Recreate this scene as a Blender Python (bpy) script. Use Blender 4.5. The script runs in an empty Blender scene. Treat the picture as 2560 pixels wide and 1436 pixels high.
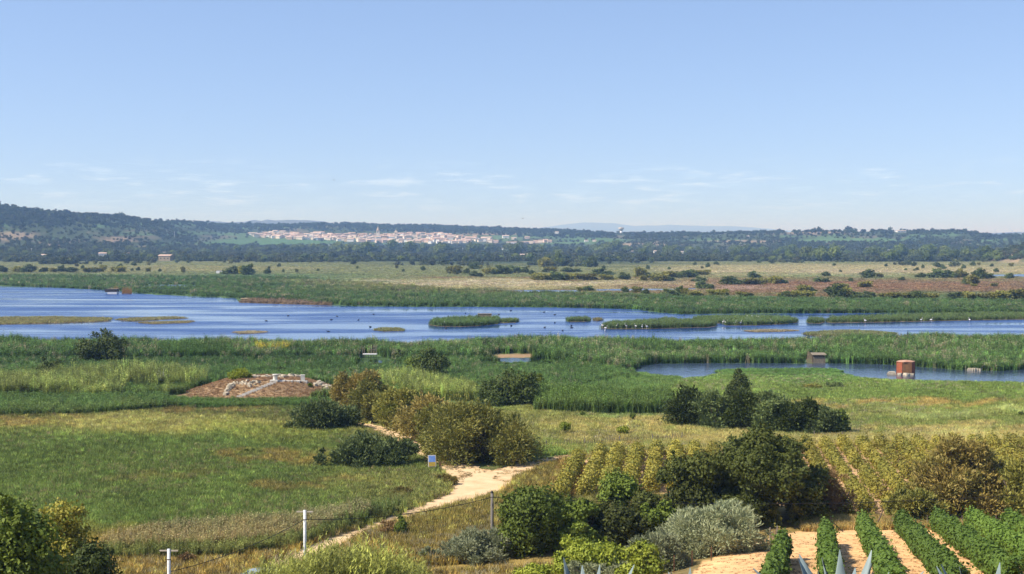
import bpy, math
import numpy as np
from mathutils import Vector, Matrix

# ------------------------------------------------------------------ camera, sky, sun
sc = bpy.context.scene
COL = sc.collection
F, CX, CY, HOR, EYE = 3500.0, 1280.0, 718.0, 600.0, 22.0     # photo pixels (2560 wide), eye 22 m above the plain
PITCH = -math.atan((CY - HOR) / F)
cam = bpy.data.cameras.new('camera')
cam.sensor_width = 36.0
cam.lens = F / 2560.0 * 36.0
cam.clip_start = 0.5
cam.clip_end = 80000.0
cam_o = bpy.data.objects.new('camera', cam)
COL.objects.link(cam_o)
cam_o.location = (0, 0, EYE)
cam_o.rotation_euler = (math.pi / 2 + PITCH, 0, 0)
sc.camera = cam_o

SUN_AZ, SUN_EL = math.radians(-109.0), math.radians(47.0)
sunv = Vector((math.sin(SUN_AZ) * math.cos(SUN_EL), math.cos(SUN_AZ) * math.cos(SUN_EL), math.sin(SUN_EL)))
SKY_LIFT = 0.112            # the sky of a slightly higher view: no brown band at the horizon
world = bpy.data.worlds.new('World')
sc.world = world
world.use_nodes = True
wn, wl = world.node_tree.nodes, world.node_tree.links
wn.clear()
w_out = wn.new('ShaderNodeOutputWorld')
w_bg = wn.new('ShaderNodeBackground')
w_sky = wn.new('ShaderNodeTexSky')
w_sky.sky_type = 'NISHITA'
w_sky.sun_disc = False
w_sky.sun_elevation = SUN_EL
w_sky.sun_rotation = SUN_AZ
w_sky.altitude = 0
w_sky.air_density = 1.0
w_sky.dust_density = 0.4
w_sky.ozone_density = 3.0
w_bg.inputs['Strength'].default_value = 0.135
# thin low clouds, the same all round the horizon
w_tc = wn.new('ShaderNodeTexCoord')
w_map = wn.new('ShaderNodeMapping')
w_map.inputs['Scale'].default_value = (30.0, 30.0, 230.0)
w_no = wn.new('ShaderNodeTexNoise')
w_no.inputs['Scale'].default_value = 1.0
w_no.inputs['Detail'].default_value = 6.0
w_no.inputs['Roughness'].default_value = 0.62
w_r1 = wn.new('ShaderNodeMapRange')
w_r1.inputs[1].default_value, w_r1.inputs[2].default_value = 0.50, 0.64
w_sep = wn.new('ShaderNodeSeparateXYZ')
w_up = wn.new('ShaderNodeMapRange'); w_up.interpolation_type = 'SMOOTHSTEP'
w_up.inputs[1].default_value, w_up.inputs[2].default_value = 0.012, 0.03
w_dn = wn.new('ShaderNodeMapRange'); w_dn.interpolation_type = 'SMOOTHSTEP'
w_dn.inputs[1].default_value, w_dn.inputs[2].default_value = 0.062, 0.04
w_m1 = wn.new('ShaderNodeMath'); w_m1.operation = 'MULTIPLY'
w_m2 = wn.new('ShaderNodeMath'); w_m2.operation = 'MULTIPLY'
w_m3 = wn.new('ShaderNodeMath'); w_m3.operation = 'MULTIPLY'; w_m3.inputs[1].default_value = 0.45
w_tone = wn.new('ShaderNodeMapping')
w_n2 = wn.new('ShaderNodeTexNoise'); w_n2.inputs['Scale'].default_value = 1.0; w_n2.inputs['Detail'].default_value = 2.0
w_tone.inputs['Scale'].default_value = (16.0, 16.0, 150.0)
w_tone.inputs['Location'].default_value = (3.0, 1.0, 4.0)
w_ramp = wn.new('ShaderNodeValToRGB')
w_ramp.color_ramp.elements[0].position = 0.46
w_ramp.color_ramp.elements[0].color = (3.5, 4.9, 7.0, 1)
w_ramp.color_ramp.elements[1].position = 0.56
w_ramp.color_ramp.elements[1].color = (5.2, 6.2, 7.6, 1)
w_mix = wn.new('ShaderNodeMix'); w_mix.data_type = 'RGBA'
w_grade = wn.new('ShaderNodeMix'); w_grade.data_type = 'RGBA'; w_grade.blend_type = 'MULTIPLY'
w_grade.inputs[0].default_value = 1.0
w_grade.inputs[7].default_value = (1.07, 0.995, 1.05, 1)
wl.new(w_tc.outputs['Generated'], w_map.inputs[0])
wl.new(w_map.outputs[0], w_no.inputs['Vector'])
wl.new(w_no.outputs['Fac'], w_r1.inputs[0])
wl.new(w_tc.outputs['Generated'], w_sep.inputs[0])
wl.new(w_sep.outputs['Z'], w_up.inputs[0])
wl.new(w_sep.outputs['Z'], w_dn.inputs[0])
wl.new(w_up.outputs[0], w_m1.inputs[0]); wl.new(w_dn.outputs[0], w_m1.inputs[1])
wl.new(w_m1.outputs[0], w_m2.inputs[0]); wl.new(w_r1.outputs[0], w_m2.inputs[1])
wl.new(w_m2.outputs[0], w_m3.inputs[0])
wl.new(w_tc.outputs['Generated'], w_tone.inputs[0])
wl.new(w_tone.outputs[0], w_n2.inputs['Vector'])
wl.new(w_n2.outputs['Fac'], w_ramp.inputs[0])
w_add = wn.new('ShaderNodeVectorMath'); w_add.operation = 'ADD'; w_add.inputs[1].default_value = (0, 0, SKY_LIFT)
w_nrm = wn.new('ShaderNodeVectorMath'); w_nrm.operation = 'NORMALIZE'
wl.new(w_tc.outputs['Generated'], w_add.inputs[0]); wl.new(w_add.outputs[0], w_nrm.inputs[0]); wl.new(w_nrm.outputs[0], w_sky.inputs['Vector'])
wl.new(w_sky.outputs[0], w_grade.inputs[6])
wl.new(w_m3.outputs[0], w_mix.inputs[0])
wl.new(w_grade.outputs[2], w_mix.inputs[6])
wl.new(w_ramp.outputs[0], w_mix.inputs[7])
wl.new(w_mix.outputs[2], w_bg.inputs['Color'])
wl.new(w_bg.outputs[0], w_out.inputs[0])

sun = bpy.data.lights.new('sun', 'SUN')
sun.energy = 5.0
sun.angle = math.radians(0.5)
sun.color = (1.0, 0.93, 0.82)
sun_o = bpy.data.objects.new('sun', sun)
COL.objects.link(sun_o)
sun_o.location = (-60, -20, 120)
sun_o.rotation_euler = (-sunv).to_track_quat('-Z', 'Y').to_euler()

sc.view_settings.view_transform = 'Standard'
sc.view_settings.look = 'None'
sc.view_settings.exposure = 0.45
sc.view_settings.gamma = 1.0
sc.view_settings.use_curve_mapping = False
sc.render.engine = 'CYCLES'
sc.cycles.use_denoising = True
sc.cycles.max_bounces = 5
sc.cycles.diffuse_bounces = 2
sc.cycles.glossy_bounces = 2
sc.cycles.transmission_bounces = 2
sc.cycles.volume_bounces = 0
sc.cycles.transparent_max_bounces = 4

rng = np.random.default_rng(11)

# ------------------------------------------------------------------ numeric helpers
def sstep(t):
    t = np.clip(t, 0, 1)
    return t * t * (3 - 2 * t)

_perm = np.random.default_rng(5).random((256, 256))
def vnoise(x, y):
    x = np.asarray(x, float); y = np.asarray(y, float)
    xi = np.floor(x).astype(int); yi = np.floor(y).astype(int)
    fx = x - xi; fy = y - yi
    fx = fx * fx * (3 - 2 * fx); fy = fy * fy * (3 - 2 * fy)
    a = _perm[xi % 256, yi % 256]; b = _perm[(xi + 1) % 256, yi % 256]
    c = _perm[xi % 256, (yi + 1) % 256]; d = _perm[(xi + 1) % 256, (yi + 1) % 256]
    return (a * (1 - fx) + b * fx) * (1 - fy) + (c * (1 - fx) + d * fx) * fy
def fbm(x, y, o=4):
    s = 0; a = 0.5; t = 0
    for i in range(o):
        s = s + a * vnoise(x * 2 ** i + 17 * i, y * 2 ** i + 31 * i); t += a; a *= 0.5
    return s / t

CP, SP = math.cos(PITCH), math.sin(PITCH)
def ray(px, py):
    a = (np.asarray(px, float) - CX) / F; b = -(np.asarray(py, float) - CY) / F
    return a, CP - b * SP, SP + b * CP           # world x, y, z of the direction
def project(x, y, z):
    z = np.asarray(z, float) - EYE
    f = y * CP + z * SP; u = -y * SP + z * CP
    f = np.maximum(f, 0.5)
    return CX + F * x / f, CY - F * u / f
def flat(px, py, z=0.0):
    a, b, c = ray(px, py)
    t = (z - EYE) / np.minimum(c, -1e-4)
    return a * t, b * t

# terrain: height over the plain at (x, y)
KP = np.array([-1400, 0, 120, 250, 400, 550, 650, 850, 1000, 1300, 1550, 1750, 2200, 2400, 2480, 2560, 3900.])
K_FD = np.array([1450, 1600, 1680, 1750, 1850, 1950, 2000, 2000, 2000, 2000, 1950, 1900, 1800, 1800, 1800, 1800, 1800.])
K_MD = np.array([1900, 2000, 2060, 2150, 2300, 2700, 2900, 3000, 3000, 2900, 2600, 2500, 2400, 2400, 2400, 2400, 2400.])
K_MY = np.array([565, 592, 597, 601, 612, 614, 611, 612, 612, 612, 615, 615, 612, 612, 612, 612, 612.])
K_RD = np.array([2400, 2500, 2560, 2650, 2900, 3700, 3900, 4000, 4000, 3800, 3400, 3200, 3000, 3000, 3100, 3100, 3100.])
K_RY = np.array([495, 515, 528, 538, 556, 564, 563, 561, 566, 576, 583, 584, 580, 583, 594, 592, 582.])
N_RD = [-80, 3, 10, 20, 28, 40, 75, 105]
N_RZ = [20.5, 20.3, 19.0, 15.6, 11.5, 8.9, 4.1, 0]
N_LD = [-80, 3, 10, 20, 28, 40, 60, 82]
N_LZ = [20.5, 20.3, 19.0, 15.6, 11.0, 7.5, 2.6, 0]
MOUND = (-36.0, 203.5)
def G(x, y):
    x = np.asarray(x, float); y = np.asarray(y, float)
    x, y = np.broadcast_arrays(x, y)
    px = CX + F * x / np.maximum(y, 30.0)
    zr = np.interp(y, N_RD, N_RZ); zl = np.interp(y, N_LD, N_LZ)
    k = sstep((px - 1150) / 800.0)
    z = zl * (1 - k) + zr * k
    # ruin mound
    rx = (x - MOUND[0]) / 12.5; ry = (y - MOUND[1]) / 12.0
    z = z + 2.0 * sstep(1.35 * (1 - np.sqrt(rx * rx + ry * ry)))
    # dry knoll far right
    rx = (px - 2640) / 230.0; ry = (y - 1500) / 260.0
    z = z + 15 * sstep(1.3 * (1 - np.sqrt(rx * rx + ry * ry)))
    # hills
    fd = np.interp(px, KP, K_FD); md = np.interp(px, KP, K_MD); rd = np.interp(px, KP, K_RD)
    mz = EYE + (HOR - np.interp(px, KP, K_MY)) * md / F
    rz = EYE + (HOR - np.interp(px, KP, K_RY)) * rd / F
    t1 = np.clip((y - fd) / (md - fd), 0, 1); t2 = np.clip((y - md) / (rd - md), 0, 1)
    t1 = t1 * t1 * 0.6 + t1 * 0.4
    t2 = np.sin(t2 * math.pi / 2) * 0.55 + t2 * 0.45
    hz = mz * t1 + (rz - mz) * t2
    back = np.clip((y - rd) / 2500.0, 0, 1)
    hz = hz * (1 - sstep(back))
    hz = hz + np.clip((y - fd) / 500, 0, 1) * (1 - back) * ((fbm(x / 260, y / 260) - 0.5) * 16 + (fbm(x / 70 + 9, y / 70) - 0.5) * 5)
    return z + np.where(y > fd, np.maximum(hz, 0), 0)

_DS = np.concatenate([np.arange(6, 130, 0.5), np.arange(130, 500, 1.0), np.geomspace(500, 6000, 900)])
def hit(px, py):
    """first point of the ground under a photo pixel"""
    a, b, c = ray(px, py)
    x = _DS * (a / b); z = EYE + _DS * (c / b)
    g = G(x, _DS)
    i = int(np.argmax(z < g))
    if z[i] >= g[i]:
        i = len(_DS) - 1
    if i > 0:
        e0 = z[i - 1] - g[i - 1]; e1 = z[i] - g[i]
        t = e0 / (e0 - e1) if e0 != e1 else 0
        d = _DS[i - 1] + t * (_DS[i] - _DS[i - 1])
    else:
        d = _DS[i]
    x = d * a / b
    return float(x), float(d), float(G(x, d))
def hits(px, py):
    r = np.array([hit(p, q) for p, q in zip(np.ravel(px), np.ravel(py))])
    return r[:, 0], r[:, 1], r[:, 2]

def in_poly(px, py, poly):
    inside = np.zeros(np.shape(px), bool)
    n = len(poly)
    for i in range(n):
        x0, y0 = poly[i]; x1, y1 = poly[(i + 1) % n]
        c = ((y0 > py) != (y1 > py))
        with np.errstate(divide='ignore', invalid='ignore'):
            xs = (x1 - x0) * (py - y0) / (y1 - y0 if y1 != y0 else 1e-9) + x0
        inside ^= c & (px < xs)
    return inside

# ------------------------------------------------------------------ materials
def mat_new(name):
    m = bpy.data.materials.new(name)
    m.use_nodes = True
    nt = m.node_tree
    nt.nodes.clear()
    out = nt.nodes.new('ShaderNodeOutputMaterial')
    return m, nt, out
def principled(nt, rough=0.8, spec=0.2):
    p = nt.nodes.new('ShaderNodeBsdfPrincipled')
    p.inputs['Roughness'].default_value = rough
    p.inputs['Specular IOR Level'].default_value = spec
    return p
def rgba(c):
    return (c[0], c[1], c[2], 1)

def mat_foliage(name, ca, cb, trans=0.28, vary=0.25, tint=False):
    m, nt, out = mat_new(name)
    N, L = nt.nodes, nt.links
    at = N.new('ShaderNodeAttribute'); at.attribute_name = 'var'
    mx = N.new('ShaderNodeMix'); mx.data_type = 'RGBA'
    mx.inputs[6].default_value = rgba(ca); mx.inputs[7].default_value = rgba(cb)
    L.new(at.outputs['Fac'], mx.inputs[0])
    colour = mx.outputs[2]
    if tint:
        ti = N.new('ShaderNodeAttribute'); ti.attribute_type = 'INSTANCER'; ti.attribute_name = 'tint'
        mm = N.new('ShaderNodeMix'); mm.data_type = 'RGBA'; mm.blend_type = 'MULTIPLY'; mm.inputs[0].default_value = 1
        L.new(colour, mm.inputs[6]); L.new(ti.outputs['Color'], mm.inputs[7])
        colour = mm.outputs[2]
    else:
        oi = N.new('ShaderNodeObjectInfo')
        hs = N.new('ShaderNodeHueSaturation')
        mr = N.new('ShaderNodeMapRange')
        mr.inputs[3].default_value, mr.inputs[4].default_value = 1 - vary, 1 + vary
        L.new(oi.outputs['Random'], mr.inputs[0]); L.new(mr.outputs[0], hs.inputs['Value'])
        L.new(colour, hs.inputs['Color'])
        colour = hs.outputs[0]
    p = principled(nt, 0.65, 0.25)
    tr = N.new('ShaderNodeBsdfTranslucent')
    ms = N.new('ShaderNodeMixShader'); ms.inputs[0].default_value = trans
    L.new(colour, p.inputs['Base Color']); L.new(colour, tr.inputs['Color'])
    L.new(p.outputs[0], ms.inputs[1]); L.new(tr.outputs[0], ms.inputs[2]); L.new(ms.outputs[0], out.inputs[0])
    return m

def mat_plain(name, ca, cb=None, scale=3.0, rough=0.8, spec=0.25, bump=0.0, metal=0.0, detail=5.0, stretch=(1, 1, 1)):
    m, nt, out = mat_new(name)
    N, L = nt.nodes, nt.links
    p = principled(nt, rough, spec)
    p.inputs['Metallic'].default_value = metal
    if cb is None:
        cb = tuple(c * 0.72 for c in ca)
    tc = N.new('ShaderNodeTexCoord'); mp = N.new('ShaderNodeMapping'); mp.inputs['Scale'].default_value = stretch
    no = N.new('ShaderNodeTexNoise'); no.inputs['Scale'].default_value = scale; no.inputs['Detail'].default_value = detail
    no.inputs['Roughness'].default_value = 0.65
    mr = N.new('ShaderNodeMapRange'); mr.inputs[1].default_value, mr.inputs[2].default_value = 0.35, 0.65
    mx = N.new('ShaderNodeMix'); mx.data_type = 'RGBA'
    mx.inputs[6].default_value = rgba(ca); mx.inputs[7].default_value = rgba(cb)
    L.new(tc.outputs['Object'], mp.inputs[0]); L.new(mp.outputs[0], no.inputs['Vector'])
    L.new(no.outputs['Fac'], mr.inputs[0]); L.new(mr.outputs[0], mx.inputs[0]); L.new(mx.outputs[2], p.inputs['Base Color'])
    if bump:
        bp = N.new('ShaderNodeBump'); bp.inputs['Strength'].default_value = bump; bp.inputs['Distance'].default_value = 0.1
        L.new(no.outputs['Fac'], bp.inputs['Height']); L.new(bp.outputs[0], p.inputs['Normal'])
    L.new(p.outputs[0], out.inputs[0])
    return m

# ------------------------------------------------------------------ mesh helpers
def np_mesh(name, V, faces, mat=None, attrs=None, smooth=False):
    V = np.asarray(V, np.float32); faces = np.asarray(faces, np.int32)
    me = bpy.data.meshes.new(name)
    k = faces.shape[1] if faces.size else 3
    me.vertices.add(len(V)); me.vertices.foreach_set('co', V.ravel())
    if faces.size:
        me.loops.add(faces.size); me.loops.foreach_set('vertex_index', faces.ravel())
        me.polygons.add(len(faces)); me.polygons.foreach_set('loop_start', np.arange(0, faces.size, k, dtype=np.int32))
        if smooth:
            me.polygons.foreach_set('use_smooth', np.ones(len(faces), bool))
    if attrs:
        for an, av in attrs.items():
            av = np.asarray(av, np.float32)
            if av.ndim == 1:
                at = me.attributes.new(an, 'FLOAT', 'POINT'); at.data.foreach_set('value', av)
            elif av.shape[1] == 3:
                at = me.attributes.new(an, 'FLOAT_VECTOR', 'POINT'); at.data.foreach_set('vector', av.ravel())
            else:
                at = me.attributes.new(an, 'FLOAT_COLOR', 'POINT'); at.data.foreach_set('color', av.ravel())
    me.update(calc_edges=True)
    if mat:
        me.materials.append(mat)
    return me

class MB:
    def __init__(s):
        s.v = []; s.f = []
    def box(s, c, size, rz=0.0, tilt=None, taper=1.0):
        n = len(s.v); cx, cy, cz = c; a, b, h = size[0] / 2, size[1] / 2, size[2] / 2
        ca, sa = math.cos(rz), math.sin(rz)
        for z in (-1, 1):
            k = 1.0 if z < 0 else taper
            for x, y in ((-1, -1), (1, -1), (1, 1), (-1, 1)):
                p = Vector((x * a * k, y * b * k, z * h))
                if tilt is not None:
                    p = tilt @ p
                s.v.append((cx + p.x * ca - p.y * sa, cy + p.x * sa + p.y * ca, cz + p.z))
        for q in ((0, 3, 2, 1), (4, 5, 6, 7), (0, 1, 5, 4), (1, 2, 6, 5), (2, 3, 7, 6), (3, 0, 4, 7)):
            s.f.append(tuple(n + i for i in q))
        return s
    def tube(s, pts, rad, seg=8, cap=True):
        n0 = len(s.v); pts = [Vector(p) for p in pts]
        for i, p in enumerate(pts):
            d = (pts[min(i + 1, len(pts) - 1)] - pts[max(i - 1, 0)]).normalized()
            u = d.orthogonal().normalized() if abs(d.z) < 0.9 else Vector((1, 0, 0)).cross(d).normalized()
            w = d.cross(u)
            r = rad[i] if hasattr(rad, '__len__') else rad
            for k in range(seg):
                t = 2 * math.pi * k / seg
                s.v.append(tuple(p + (u * math.cos(t) + w * math.sin(t)) * r))
        for i in range(len(pts) - 1):
            for k in range(seg):
                a = n0 + i * seg + k; b = n0 + i * seg + (k + 1) % seg
                s.f.append((a, b, b + seg, a + seg))
        if cap:
            s.f.append(tuple(n0 + k for k in range(seg))[::-1])
            s.f.append(tuple(n0 + (len(pts) - 1) * seg + k for k in range(seg)))
        return s
    def lathe(s, c, prof, seg=12):
        n0 = len(s.v)
        for r, z in prof:
            for k in range(seg):
                t = 2 * math.pi * k / seg
                s.v.append((c[0] + r * math.cos(t), c[1] + r * math.sin(t), c[2] + z))
        for i in range(len(prof) - 1):
            for k in range(seg):
                a = n0 + i * seg + k; b = n0 + i * seg + (k + 1) % seg
                s.f.append((a, b, b + seg, a + seg))
        s.f.append(tuple(n0 + k for k in range(seg))[::-1])
        s.f.append(tuple(n0 + (len(prof) - 1) * seg + k for k in range(seg)))
        return s
    def ball(s, c, r, seg=8, rings=5):
        prof = []
        n0 = len(s.v)
        rx, ry, rz = r if hasattr(r, '__len__') else (r, r, r)
        for i in range(rings + 1):
            t = math.pi * (0.04 + 0.92 * i / rings)
            for k in range(seg):
                a = 2 * math.pi * k / seg
                s.v.append((c[0] + rx * math.sin(t) * math.cos(a), c[1] + ry * math.sin(t) * math.sin(a), c[2] - rz * math.cos(t)))
        for i in range(rings):
            for k in range(seg):
                a = n0 + i * seg + k; b = n0 + i * seg + (k + 1) % seg
                s.f.append((a, b, b + seg, a + seg))
        s.f.append(tuple(n0 + k for k in range(seg))[::-1]); s.f.append(tuple(n0 + rings * seg + k for k in range(seg)))
        return s
    def quad(s, *p):
        n = len(s.v); s.v += [tuple(q) for q in p]; s.f.append(tuple(range(n, n + len(p)))); return s
    def mesh(s, name, mat, smooth=False):
        me = bpy.data.meshes.new(name); me.from_pydata(s.v, [], s.f); me.update()
        if mat:
            me.materials.append(mat)
        if smooth:
            me.polygons.foreach_set('use_smooth', [True] * len(me.polygons))
        return me
    def build(s, name, mat, parent=None, loc=(0, 0, 0), smooth=False):
        return obj(name, s.mesh(name, mat, smooth), parent, loc)

def obj(name, me, parent=None, loc=(0, 0, 0), rz=0.0, scale=None):
    o = bpy.data.objects.new(name, me)
    COL.objects.link(o)
    o.location = loc
    o.rotation_euler = (0, 0, rz)
    if scale is not None:
        o.scale = scale
    if parent:
        o.parent = parent
    return o
def tag(o, label=None, cat=None, group=None, kind=None):
    if label: o['label'] = label
    if cat: o['category'] = cat
    if group: o['group'] = group
    if kind: o['kind'] = kind
    return o
def thing(name, label, cat, loc, rz=0.0, group=None, scale=None):
    o = obj(name, None, None, loc, rz, scale)
    o.empty_display_size = 0.3
    return tag(o, label, cat, group)
def copy_tree(src, loc, rz=0.0, scale=None, label=None, group=None):
    def cp(o, parent):
        c = o.copy(); COL.objects.link(c); c.parent = parent
        for ch in o.children:
            cp(ch, c)
        return c
    r = cp(src, None)
    r.location = loc; r.rotation_euler = (0, 0, rz)
    if scale is not None:
        r.scale = scale
    if label: r['label'] = label
    if group: r['group'] = group
    return r

# ------------------------------------------------------------------ colours of the land, by place in the photo
SAND = np.array([0.60, 0.42, 0.235])
SOIL = np.array([0.78, 0.475, 0.215])
def win(v, a, b, f):
    return sstep((v - a) / f + 0.5) * sstep((b - v) / f + 0.5)
def ell(px, py, cx, cy, rx, ry, soft=0.35):
    r = np.sqrt(((px - cx) / rx) ** 2 + ((py - cy) / ry) ** 2)
    return sstep((1 - r) / soft + 0.5)
BANDS_Y = [560, 600, 640, 656, 668, 682, 692, 705, 718, 730, 745, 770, 850, 880, 905, 935, 960, 990, 1015, 1040, 1070, 1100, 1140, 1200, 1260, 1320, 1380, 1436, 1600]
g_dark = (0.050, 0.088, 0.030); g_reed = (0.078, 0.130, 0.045); g_mead = (0.105, 0.140, 0.042); g_olive = (0.150, 0.150, 0.055)
g_beige = (0.270, 0.235, 0.115); g_brown = (0.160, 0.110, 0.055); g_pale = (0.26, 0.25, 0.085); g_scrub = (0.052, 0.072, 0.032)
g_gold = (0.28, 0.20, 0.062); g_far = (0.145, 0.155, 0.06); g_rust = (0.200, 0.125, 0.050)
BL = [g_scrub, g_scrub, g_scrub, g_far, g_far, g_far, g_reed, g_reed, g_reed, g_reed, g_reed, g_reed, g_reed, g_reed, g_dark, g_reed, g_reed, g_mead, g_dark, g_olive, g_pale, g_mead, g_mead, g_mead, g_mead, g_mead, g_gold, g_gold, g_gold]
BM = [g_scrub, g_scrub, g_scrub, g_scrub, g_far, g_far, g_far, g_beige, g_beige, g_olive, g_reed, g_reed, g_reed, g_reed, g_reed, g_reed, g_reed, g_mead, g_mead, g_olive, g_olive, g_olive, g_mead, g_olive, g_olive, g_olive, g_gold, g_gold, g_gold]
BR = [g_scrub, g_scrub, g_scrub, g_far, g_beige, g_beige, g_olive, g_brown, g_brown, g_brown, g_reed, g_reed, g_reed, g_reed, g_reed, g_reed, g_mead, g_mead, g_mead, g_olive, g_mead, g_beige, g_olive, g_olive, g_gold, g_gold, g_gold, g_gold, g_gold]
BL, BM, BR = (np.array(b) for b in (BL, BM, BR))
def band(B, y):
    return np.stack([np.interp(y, BANDS_Y, B[:, i]) for i in range(3)], -1)
def land(px, py):
    px = np.asarray(px, float); py = np.asarray(py, float)
    k = np.clip((py - 560) / 880, 0.02, 1)                         # coarser streaks nearer
    wx = px + (fbm(px / 160 + 3, py / (4 + 26 * k), 5) - 0.5) * 420
    wy = py + (fbm(px / 110 + 40, py / (4 + 40 * k) + 9) - 0.5) * (6 + 70 * k)
    a = sstep((wx - 650) / 500)[..., None]; b = sstep((wx - 1450) / 420)[..., None]
    C = (band(BL, wy) * (1 - a) + band(BM, wy) * a) * (1 - b) + band(BR, wy) * b
    rag = sstep((fbm(px / 38 + 5, py / (2 + 12 * k) + 3, 3) - 0.33) / 0.22)
    def put(col, m):
        nonlocal C
        if hill is False:
            m = m * (0.25 + 0.75 * rag)
        m = np.clip(m, 0, 1)[..., None]
        C = C * (1 - m) + np.array(col) * m
    hill = False
    # left meadow
    put((0.245, 0.150, 0.058), ell(wx, wy, 700, 1145, 150, 22, .6) * 0.53)
    put((0.215, 0.135, 0.055), ell(wx, wy, 770, 1215, 220, 14, .6) * 0.50)
    put((0.185, 0.125, 0.045), ell(wx, wy, 420, 1195, 120, 10, .8) * 0.31)
    put((0.235, 0.175, 0.07), ell(wx, wy, 100, 1058, 260, 14, .6) * 0.8)
    put((0.290, 0.270, 0.11), ell(wx, wy, 480, 1060, 260, 20, .5) * 0.8)
    put((0.175, 0.20, 0.055), ell(wx, wy, 700, 1085, 180, 24, .6) * 0.7)
    put((0.17, 0.125, 0.05), ell(wx, wy, 420, 1028, 160, 10, .6) * 0.8)
    put((0.13, 0.165, 0.05), ell(wx, wy, 150, 1090, 300, 20, .8) * 0.6)
    # right meadow
    put((0.260, 0.175, 0.075), ell(wx, wy, 2280, 1012, 420, 10, .6) * 0.75)
    put((0.215, 0.245, 0.11), ell(wx, wy, 2420, 1040, 260, 9, .6) * 0.7)
    put((0.275, 0.215, 0.105), ell(wx, wy, 2380, 1075, 330, 12, .6) * 0.7)
    put((0.270, 0.215, 0.10), ell(wx, wy, 1560, 1080, 240, 34, .6) * 0.65)
    put((0.115, 0.165, 0.060), ell(wx, wy, 1600, 1045, 260, 9, .6) * 0.7)
    # far salt meadows
    put((0.185, 0.085, 0.040), ell(wx, wy, 2080, 715, 420, 10, .7) * 0.35)
    put((0.175, 0.100, 0.045), ell(wx, wy, 1780, 735, 400, 7, .7) * 0.6)
    put((0.26, 0.185, 0.13), ell(wx, wy, 1860, 719, 170, 4, .6) * 0.8)
    put((0.30, 0.25, 0.15), ell(wx, wy, 2120, 680, 460, 5, .6) * 0.7)
    put((0.16, 0.19, 0.085), ell(wx, wy, 2200, 690, 500, 5, .6) * 0.6)
    put((0.16, 0.095, 0.045), ell(wx, wy, 1400, 695, 300, 4, .7) * 0.7)
    put((0.34, 0.29, 0.20), ell(wx, wy, 1150, 708, 520, 6, .6) * 0.55)
    put((0.17, 0.12, 0.07), ell(wx, wy, 1400, 732, 260, 4, .6) * 0.8)
    put((0.25, 0.215, 0.09), ell(wx, wy, 380, 672, 400, 7, .7) * 0.5)
    hill = True
    # hill fields and dry clearings
    n = fbm(px / 90 + 7, py / 9 + 3)
    hillm = sstep((648 - py) / 12)
    put((0.17, 0.14, 0.095), hillm * sstep((n - 0.60) / 0.05) * 0.6)
    put((0.085, 0.145, 0.055), hillm * sstep((fbm(px / 130 + 70, py / 8) - 0.56) / 0.04) * 0.9)
    put((0.080, 0.155, 0.055), ell(px, py, 680, 606, 170, 11, .5) * 0.9)
    put((0.080, 0.145, 0.055), ell(px, py, 1480, 600, 90, 5, .5) * 0.9)
    put((0.095, 0.165, 0.065), ell(px, py, 2140, 602, 160, 6, .5) * 0.9)
    for cx, cy, rx, ry in ((300, 600, 40, 8), (25, 590, 60, 10), (130, 612, 18, 5), (372, 618, 14, 3), (2100, 612, 60, 4), (1850, 605, 90, 4), (2030, 580, 90, 5), (1620, 611, 70, 5), (1240, 585, 80, 3), (2380, 607, 60, 3)):
        put((0.30, 0.225, 0.15), ell(wx * 0.2 + px * 0.8, wy * 0.2 + py * 0.8, cx, cy, rx, ry, .6) * 0.85)
    put((0.36, 0.26, 0.16), ell(px, py, 2560, 640, 120, 17, .5) * sstep((fbm(px / 30, py / 5) - 0.38) / 0.1))
    return C

# vegetation-free places
LAGOON = [(-900, 706), (-300, 712), (0, 716), (130, 719), (255, 725), (330, 732), (400, 738), (500, 742), (590, 746), (605, 757), (700, 760), (830, 764), (900, 766), (1050, 767), (1200, 768), (1350, 769), (1500, 771), (1600, 774), (1625, 780), (1705, 786), (1860, 785), (1990, 784), (2150, 783), (2300, 784), (2420, 784), (2480, 785), (2560, 786), (3000, 786), (3400, 790), (3400, 850), (2560, 852), (2400, 852), (2200, 854), (2000, 858), (1800, 864), (1600, 863), (1450, 860), (1330, 857), (1200, 866), (1000, 870), (800, 868), (500, 866), (200, 862), (0, 860), (-900, 856)]
POND = [(1578, 928), (1600, 914), (1640, 910), (1800, 908), (2010, 909), (2100, 909), (2200, 911), (2310, 918), (2400, 926), (2500, 928), (2560, 924), (2800, 922), (2800, 962), (2560, 958), (2400, 955), (2240, 951), (2150, 946), (2105, 934), (1800, 933), (1765, 943), (1720, 946), (1640, 942)]
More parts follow.
